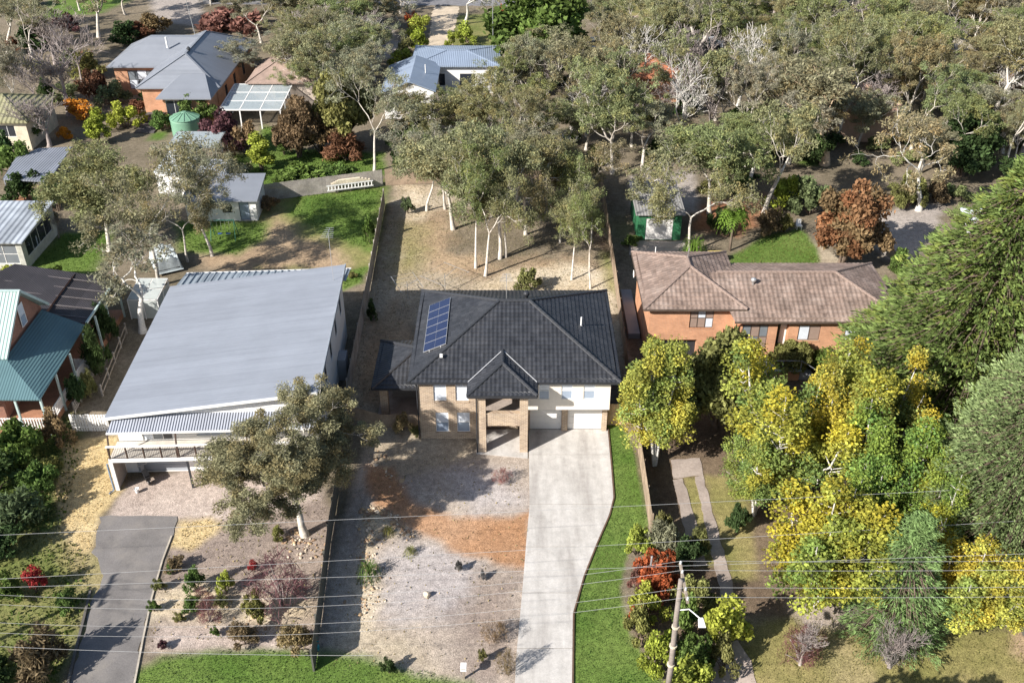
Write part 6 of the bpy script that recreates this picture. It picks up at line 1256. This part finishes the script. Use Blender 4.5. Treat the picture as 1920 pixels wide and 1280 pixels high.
# far special trees
plant('bigbush', 'oak_tree', 1025, 130, -55, 185, 'green', 'large round-headed green tree beside the blue-grey roof', lim=(.5, 2.6)); plant('shrubC', 'maple_tree', 945, 65, 8, 45, 'rusty', 'orange-red autumn maple near the gravel driveway', 'tree')
plant('shrubA', 'shrub', 1290, 45, -12, 80, 'lime', 'bright green round bush at the far lawn', 'shrub'); plant('shrubA', 'shrub', 875, 80, 40, 50, 'yellowgreen', 'yellow-green bush on the right of the gravel driveway', 'shrub')
for k, (bx, by, ty, w, c_) in enumerate(((790, 70, 25, 40, 'yellowgreen'), (783, 100, 50, 36, 'lime'), (765, 112, 70, 40, 'olive'), (772, 62, 20, 30, 'rusty'), (755, 130, 90, 40, 'lime'), (845, 92, 55, 20, 'yellowgreen'))): plant('shrubC', 'hedge_shrub', bx, by, ty, w, c_, 'mixed green and gold shrub lining the gravel driveway', 'shrub', 'shrubs along the gravel driveway')
# garden of the grey-roofed brick house, top left
for v, nm, bx, by, ty, w, c_, lb in (
 ('bare0', 'leafless_tree', 130, 215, 70, 130, 'grey', 'big leafless tree above the dark blue carport'), ('bare1', 'leafless_tree', 92, 275, 175, 90, 'grey', 'small leafless tree behind the carport roof'), ('bare2', 'leafless_tree', 155, 160, 40, 90, 'grey', 'leafless tree close to the orange brick wing'),
 ('shrubC', 'maple_tree', 152, 225, 182, 55, 'orange', 'glowing orange maple beside the leafless tree'), ('shrubA', 'maple_tree', 122, 262, 235, 30, 'orange', 'little gold maple at the foot of the leafless tree'),
 ('tallshrub', 'shrub', 187, 268, 202, 44, 'lime', 'upright lime green shrub before the garden steps'), ('shrubA', 'shrub', 238, 238, 188, 62, 'yellowgreen', 'yellow-green shrub between lime shrub and steps'), ('shrubA', 'shrub', 215, 198, 150, 60, 'greygreen', 'clipped grey-green bush under the brick wing window'),
 ('bigbush', 'shrub', 378, 235, 172, 68, 'green', 'large round camellia in front of the bay window'), ('shrubB', 'shrub', 305, 245, 205, 44, 'green', 'green shrub beside the bay window'), ('shrubB', 'shrub', 185, 190, 130, 60, 'redbrown', 'reddish shrub at the corner of the brick wing'),
 ('shrubB', 'maple_tree', 425, 285, 205, 80, 'purple', 'dark red plum tree by the white framed pergola'), ('shrubA', 'shrub', 465, 290, 225, 60, 'brown', 'brown leaved shrub behind the dark red plum'), ('tallshrub', 'shrub', 492, 320, 248, 50, 'yellowgreen', 'lime-yellow shrub on the lawn edge by the shed'),
 ('tallshrub', 'shrub', 533, 290, 258, 24, 'green', 'little green climber post on the lawn'), ('bigbush', 'oak_tree', 560, 295, 175, 85, 'brown', 'coppery oak on the lawn behind the planks'), ('bigbush', 'oak_tree', 600, 285, 195, 90, 'brown', 'second coppery oak nearer the white gum'),
 ('bigbush', 'oak_tree', 640, 280, 120, 110, 'olive', 'olive green tree behind the coppery oaks'), ('shrubD', 'shrub', 650, 300, 240, 80, 'redbrown', 'russet shrub under the white gum'), ('tuft', 'lily_clump', 622, 302, 284, 34, 'fern', 'clump of strappy lilies beside the coppery oaks'),
 ('spread', 'shrub', 560, 338, 312, 90, 'green', 'low leafy hedge behind the paling fence'), ('spread', 'shrub', 620, 330, 312, 70, 'green', 'low hedge next to the blue garden tool'), ('shrubA', 'shrub', 60, 90, 35, 80, 'dark', 'dark shrub behind the khaki roofed house'),
 ('shrubB', 'shrub', 130, 60, 25, 50, 'purple', 'purple-leaved shrub below the far lawn'), ('shrubA', 'shrub', 235, 80, 35, 70, 'dark', 'dark evergreen behind the brick wing'), ('shrubB', 'shrub', 262, 72, 40, 60, 'redbrown', 'russet bush above the grey metal roof'),
 ('spread', 'shrub', 430, 55, 15, 110, 'pink', 'long pinkish hedge behind the grey metal roof'), ('shrubB', 'shrub', 290, 68, 22, 60, 'brown', 'brown bush at the far corner of the metal roof'), ('shrubA', 'shrub', 40, 330, 262, 80, 'green', 'green shrub mass left of the carport'),
 ('shrubA', 'shrub', 20, 310, 245, 60, 'dark', 'dark laurel at the left edge above the carport'), ('shrubC', 'shrub', 110, 395, 325, 70, 'dark', 'dark round shrub below the carport'), ('shrubB', 'shrub', 50, 375, 318, 70, 'dark', 'dark shrub in front of the carport edge'),
 ('shrubB', 'shrub', 85, 430, 385, 50, 'olive', 'olive shrub behind the sunroom'), ('bare2', 'leafless_shrub', 110, 445, 395, 50, 'grey', 'leafless grey shrub at the lawn corner'), ('shrubD', 'shrub', 370, 330, 265, 80, 'gumgrey', 'grey scrub over the low workshop'),
 ('shrubD', 'shrub', 430, 335, 285, 80, 'gumbrown', 'brownish scrub behind the white garden shed'), ('shrubD', 'shrub', 165, 145, 90, 70, 'olive', 'olive scrub at the left of the brick wing'), ('shrubB', 'shrub', 260, 215, 185, 40, 'redbrown', 'dark russet shrub beside the steps'), ('shrubA', 'shrub', 278, 190, 165, 40, 'dark', 'dark shrub in the corner of the brick wing'), ('shrubB', 'shrub', 50, 265, 215, 70, 'green', 'green shrub bank above the carport roof')):
    plant(v, nm, bx, by, ty, w, c_, lb, 'tree' if 'tree' in nm else 'shrub', lim=(.4, 3.2))
XL = random.Random(77)
for k in range(46):
    px, py = XL.uniform(-20, 760), XL.uniform(-25, 240); q = P(px, py)
    if 180 < px < 500 and 40 < py < 260: continue
    if (px < 60 and py > 110) or (430 < px < 530 and py > 160) or (480 < px and py > 175) or (85 < px < 270 and py < 22) or (280 < px < 390 and py < 45) or (690 < px < 760 and 40 < py < 110): continue
    c_ = XL.choice(('dark', 'green', 'olive', 'gumgreen', 'brown', 'redbrown', 'olive')); h = XL.uniform(1.0, 3.4); wr = 'behind the khaki roofed house' if px < 180 and py < 110 else ('in the garden above the carport' if px < 180 else ('behind the grey hip roof' if px < 480 else 'by the faded pinkish tiled roof'))
    TON.update(brown='brown', redbrown='russet')
    put(XL.choice(('shrubA', 'shrubB', 'shrubC', 'shrubD', 'bigbush')), 'garden_shrub', q.x, q.y, h, XL.uniform(2.4, 4.5), c_, f"{'tall' if h > 2.1 else 'low'} {TON[c_]} garden shrub {wr}", 'shrub', 'garden shrubs ' + wr)
for k in range(20):
    px, py = XL.uniform(-20, 740), XL.uniform(-40, 130); q = P(px, py)
    if 150 < px < 480 and 8 < py < 260: continue
    if (85 < px < 270 and py < 35) or (280 < px < 390) or (690 < px < 760 and 10 < py): continue
    c_ = XL.choice(('gum', 'gumgrey', 'gumbrown', 'gumgreen')); h = XL.uniform(6, 9.5); wr = 'behind the khaki roofed house' if px < 180 else ('on the far roadside behind the grey hip roof' if px < 480 else 'by the faded pinkish tiled roof')
    put(f'fargum{XL.randrange(6)}', 'gum_tree', q.x, q.y, h, XL.uniform(5, 7.5), c_, f"{'tall' if h > 8 else 'short'} {TON[c_]} gum {wr}", 'tree', 'gums ' + wr)
for k, (kd, bx, by, ty, w, c_) in enumerate((('fargum1', 15, 100, -30, 110, 'gumgrey'), ('fargum2', 45, 60, -60, 100, 'gum'), ('bare0', 105, 120, 10, 110, 'grey'), ('fargum4', 235, 28, -60, 90, 'gumgrey'), ('fargum5', 440, 40, -60, 110, 'gum'), ('fargum0', 490, 80, -40, 110, 'gumgrey'), ('fargum3', 545, 70, -50, 120, 'gumbrown'), ('bare1', 585, 110, 10, 90, 'grey'), ('fargum2', 605, 130, 10, 110, 'gumgrey'), ('fargum1', 650, 60, -50, 110, 'gum'), ('fargum4', 500, 165, 60, 120, 'gumgrey'), ('fargum1', 535, 185, 55, 120, 'gumbrown'), ('fargum3', 600, 190, 50, 120, 'gum'), ('barewhite', 575, 190, 80, 80, 'grey'), ('barewhite', 560, 165, 60, 90, 'grey'), ('fargum5', 690, 150, 30, 110, 'gumgrey'), ('bare2', 75, 205, 110, 100, 'grey'), ('fargum0', 150, 20, -70, 80, 'gum'), ('fargum2', 395, 10, -70, 80, 'gumgrey'))):
    wr = 'behind the khaki roofed house' if bx < 180 else ('on the roadside behind the grey hip roof' if bx < 450 else 'around the faded pinkish tiled roof')
    kd2 = 'leafless tree' if kd.startswith('bare') else 'gum'; plant(kd, 'leafless_tree' if kd.startswith('bare') else 'gum_tree', bx, by, ty, w, c_, f"{TON[c_]} open-crowned {kd2} {wr}", 'tree', f'open {kd2}s {wr}')
# left edge: hedge of the teal-roofed house and grassy bank
for k, (v, bx, by, ty, w, c_, lb) in enumerate((
 ('shrubA', 20, 530, 498, 60, 'yellowgreen', 'yellow-green shrub beneath the washing line'), ('shrubB', 105, 535, 505, 56, 'yellowgreen', 'leafy yellow-green shrub at the edge of the bright lawn'), ('shrubB', 50, 535, 500, 60, 'olive', 'olive shrub between the two yellow-green shrubs'),
 ('shrubB', 40, 870, 790, 110, 'green', 'large green shrub below the teal verandah'), ('shrubA', 115, 830, 765, 62, 'brown', 'brown-gold bush at the end of the white pickets'), ('shrubC', -10, 920, 850, 90, 'dark', 'dark green shrub at the far left bank'), ('shrubB', 80, 925, 868, 80, 'green', 'mid green shrub beside the straw patch'),
 ('shrubD', 30, 985, 920, 100, 'greygreen', 'grey-green feathery shrub on the left bank'), ('shrubA', 95, 885, 855, 45, 'olive', 'small gold-green shrub among the bank shrubs'), ('shrubB', 10, 1040, 990, 80, 'dark', 'shaded shrub low on the left bank'),
 ('shrubC', 68, 1110, 1060, 36, 'red', 'small bright red maple on the grassy bank'), ('shrubD', 80, 1265, 1185, 105, 'brown', 'bronze feathery shrub above the dark kerb'), ('shrubB', 130, 1140, 1110, 45, 'green', 'small green shrub by the dark kerb'), ('shrubB', 20, 1120, 1080, 60, 'green', 'low green shrub left of the red maple'),
 ('shrubB', -15, 1290, 1235, 90, 'dark', 'dark shrub at the lower left corner'), ('shrubD', 185, 700, 600, 40, 'dark', 'dark trellis shrub by the shaded rail fence'), ('shrubD', 205, 640, 560, 36, 'dark', 'dark creeper against the plastic greenhouse fence'), ('shrubB', 150, 760, 700, 40, 'dark', 'shaded shrub in the verandah side garden'), ('shrubD', 170, 745, 690, 30, 'olive', 'thin olive shrub along the shaded rail fence'),
 ('shrubA', 700, 600, 560, 20, 'dark', 'small dark weed patch by the long paling fence'))): plant(v, 'shrub', bx, by, ty, w, c_, lb, 'shrub', lim=(.4, 2.6))
# planted mulch beds of the front yards
for k, (v, bx, by, ty, w, c_, lb) in enumerate((
 ('shrubA', 368, 1108, 1062, 40, 'green', 'round green shrub in the middle of the mulched slope'), ('shrubA', 425, 1112, 1070, 34, 'yellowgreen', 'lighter green shrub right of the round green shrub'), ('shrubC', 476, 1072, 1050, 20, 'red', 'tiny scarlet shrub in the mulch'), ('twiggy', 535, 1135, 1040, 110, 'purple', 'wide wine-red twiggy shrub by the metal fence'),
 ('twiggy', 392, 1165, 1130, 46, 'purple', 'low wine-red ground shrub in the sandy bed'), ('twiggy', 385, 1135, 1105, 40, 'pink', 'pinkish twiggy shrub above the low wine-red one'), ('shrubB', 482, 1160, 1112, 46, 'olive', 'dull olive shrub before the metal fence'), ('shrubD', 460, 1205, 1165, 54, 'brown', 'bronze mound shrub at the edge of the verge turf'),
 ('shrubD', 558, 1215, 1165, 62, 'tan', 'tan feathery shrub next to the teal valve'), ('shrubB', 330, 1068, 1045, 36, 'brown', 'brown dry shrub near the kerb'), ('shrubA', 322, 1072, 1055, 20, 'green', 'small green tuft shrub on the kerb line'), ('shrubB', 300, 1105, 1085, 24, 'olive', 'small olive shrub along the pale kerb'), ('shrubB', 290, 1145, 1125, 22, 'green', 'little green shrub lower on the pale kerb'),
 ('shrubB', 362, 1145, 1118, 34, 'green', 'green shrub between the two red-leaved shrubs'), ('shrubB', 415, 1135, 1118, 30, 'olive', 'flat olive shrub in the sandy bed'), ('shrubB', 338, 1165, 1148, 20, 'olive', 'small round olive plant in pale sand'), ('shrubB', 405, 1190, 1175, 18, 'green', 'tiny green plant in pale sand'), ('shrubB', 306, 1215, 1200, 20, 'purple', 'small dark plant beside the pale kerb'), ('shrubA', 520, 1010, 985, 30, 'olive', 'low olive scrub under the front gum'),
 ('tuft', 693, 1078, 1050, 40, 'green', 'spiky green grass tuft among sandstone rubble'), ('tuft', 770, 1037, 1022, 22, 'olive', 'dry olive tuft on the grey mulch'), ('twiggy', 940, 905, 878, 36, 'pink', 'bare reddish shrub in the tree shade by the driveway'), ('shrubB', 905, 1240, 1215, 18, 'olive', 'small olive weed by the driveway'), ('twiggy', 950, 1265, 1215, 40, 'brown', 'brown twiggy weed at the driveway edge'), ('shrubB', 860, 1070, 1050, 16, 'grey', 'little grey saltbush on the mulch'),
 ('twiggy', 925, 1200, 1165, 50, 'brown', 'dry brown stalks beside the lower driveway'), ('shrubB', 730, 1260, 1235, 30, 'dark', 'dark weed at the verge turf corner'), ('tuft', 730, 1000, 985, 18, 'olive', 'small dry tuft beside the sandstone border'), ('shrubB', 780, 815, 800, 22, 'olive', 'small weed against the brick wall'), ('shrubD', 755, 805, 770, 40, 'tan', 'dry grassy clump by the low timber fence'),
 ('shrubA', 987, 545, 498, 56, 'olive', 'round olive shrub behind the black tiled roof'), ('shrubD', 905, 1085, 1068, 14, 'grey', 'wispy grey plant near the red soil'))): plant(v, 'shrub', bx, by, ty, w, c_, lb, 'shrub', lim=(.4, 2.6))
# shrub row by the power pole
for k, (v, bx, by, ty, w, c_, lb) in enumerate((
 ('shrubB', 1195, 1040, 985, 60, 'yellowgreen', 'yellow-green shrub nearest the end of the sunlit fence'), ('shrubD', 1245, 1045, 970, 70, 'pale', 'pale grey-stemmed shrub behind the steel post'), ('shrubB', 1230, 1110, 1045, 95, 'rusty', 'rusty red nandina bush around the steel post'), ('shrubB', 1195, 1110, 1060, 45, 'pink', 'reddish shrub leaning over the lawn strip'), ('shrubA', 1215, 1150, 1095, 70, 'yellowgreen', 'gold-green shrub in front of the nandina'),
 ('shrubA', 1300, 1140, 1080, 80, 'olive', 'olive-gold shrub behind the power pole'), ('shrubA', 1200, 1195, 1135, 70, 'olive', 'bronze-green shrub overhanging the turf'), ('shrubB', 1195, 1180, 1130, 30, 'rusty', 'small rust-coloured shrub at the turf edge'), ('shrubC', 1345, 1220, 1120, 90, 'yellowgreen', 'rounded gold-green shrub right of the street light'), ('shrubA', 1285, 1195, 1120, 70, 'green', 'green shrub beneath the street light'),
 ('shrubA', 1230, 1250, 1175, 80, 'yellowgreen', 'leafy light shrub at the foot of the power pole'), ('shrubB', 1300, 1265, 1200, 80, 'green', 'bright green shrub below the street light'), ('shrubB', 1290, 1300, 1240, 100, 'yellowgreen', 'lowest leafy shrub between pole and pink concrete'), ('shrubA', 1355, 1255, 1185, 60, 'olive', 'olive shrub overhanging the pink concrete'), ('shrubB', 1240, 1010, 960, 50, 'olive', 'thin olive shrub at the fence end'), ('shrubB', 1285, 1060, 1005, 60, 'dark', 'dark shrub shading the wheel tracks'), ('shrubD', 1310, 1040, 985, 40, 'olive', 'wispy shrub between the two wheel tracks'),
 ('twiggy', 1500, 1240, 1180, 80, 'purple', 'mauve leafless shrub on the dry verge'), ('twiggy', 1665, 1245, 1175, 70, 'grey', 'grey leafless shrub on the dry verge'), ('shrubD', 1700, 1190, 1130, 50, 'olive', 'wispy olive shrub under the weeping conifer'), ('twiggy', 1620, 1160, 1115, 90, 'grey', 'tangle of grey twigs below the wide poplar'), ('shrubA', 1720, 1175, 1120, 50, 'green', 'green shrub between conifer and yellow tree'), ('shrubB', 1380, 1000, 940, 40, 'dark', 'dark shrub tucked under the shorter poplar'))): plant(v, 'shrub', bx, by, ty, w, c_, lb, 'shrub', lim=(.4, 2.4))
for k, (bx, by, ty) in enumerate(((1500, 1245, 1175), (1668, 1250, 1165))): plant('bare' + str(k), 'leafless_shrub', bx, by, ty, 70, 'grey', ('mauve' if k == 0 else 'silver-grey') + ' branching leafless bush on the dry verge', 'shrub', lim=(.4, 3))
# behind the brown-tiled roof
for k, (v, bx, by, ty, w, c_, lb) in enumerate((
 ('treefern', 1368, 470, 385, 60, 'fern', 'tree fern with arching bright fronds beside the yellow planter'), ('shrubA', 1470, 390, 330, 75, 'lime', 'bright green lemon bush behind the lawn'), ('shrubB', 1440, 440, 388, 50, 'brown', 'brown-red shrub at the lawn corner'), ('shrubA', 1520, 400, 330, 90, 'greygreen', 'grey-green shrub behind the reddish dome bush'), ('shrubB', 1470, 435, 400, 34, 'olive', 'olive bush near the white garden chair'),
 ('shrubA', 1700, 390, 318, 60, 'olive', 'bronze-green shrub left of the twisted white gum'), ('shrubA', 1750, 380, 330, 50, 'brown', 'brown-green shrub right of the twisted white gum'), ('bigbush', 1800, 330, 210, 130, 'dark', 'dark green bush mass behind the twisted gum'), ('bigbush', 1500, 300, 210, 110, 'dark', 'dark green bush mass left of the golden-limbed gum'), ('bigbush', 1910, 260, 190, 70, 'lime', 'bright green bush at the right edge'), ('bigbush', 1620, 240, 170, 90, 'dark', 'dark shrub in the shade right of the golden-limbed gum'),
 ('shrubA', 1680, 510, 460, 50, 'green', 'green shrub beside the low fence of the paved yard'), ('shrubB', 1185, 460, 440, 34, 'green', 'small green shrub at the corner of the green garage'), ('tuft', 1300, 480, 440, 40, 'fern', 'strappy green clump below the forked gum'), ('shrubB', 1345, 440, 390, 40, 'dark', 'dark leafy shrub behind the yellow planter'), ('shrubA', 1235, 385, 350, 40, 'dark', 'dark shrub on the left of the hoop'), ('shrubB', 505, 395, 365, 36, 'brown', 'dry brown shrub beside the garden shed'), ('shrubA', 695, 455, 400, 26, 'green', 'green creeper on the long paling fence'), ('shrubB', 765, 400, 368, 24, 'greygreen', 'grey saltbush at the sandy corner'), ('shrubB', 660, 520, 510, 20, 'olive', 'small weed beside the rear verandah'))): plant(v, 'shrub' if v != 'treefern' else 'tree_fern', bx, by, ty, w, c_, lb, 'fern' if v == 'treefern' else 'shrub', lim=(.4, 2.6))
# trees just out of view whose shadows reach the verge
put('bigbush', 'street_tree', 14, 27.0, 9.6, 7.5, 'dark', 'round street tree just outside the view beside the dry verge', 'tree', lim=(.4, 2.6))
put('gum3', 'street_tree', -29.5, 28.5, 5.0, 5, 'gum', 'small gum on the street side of the asphalt drive', 'tree')
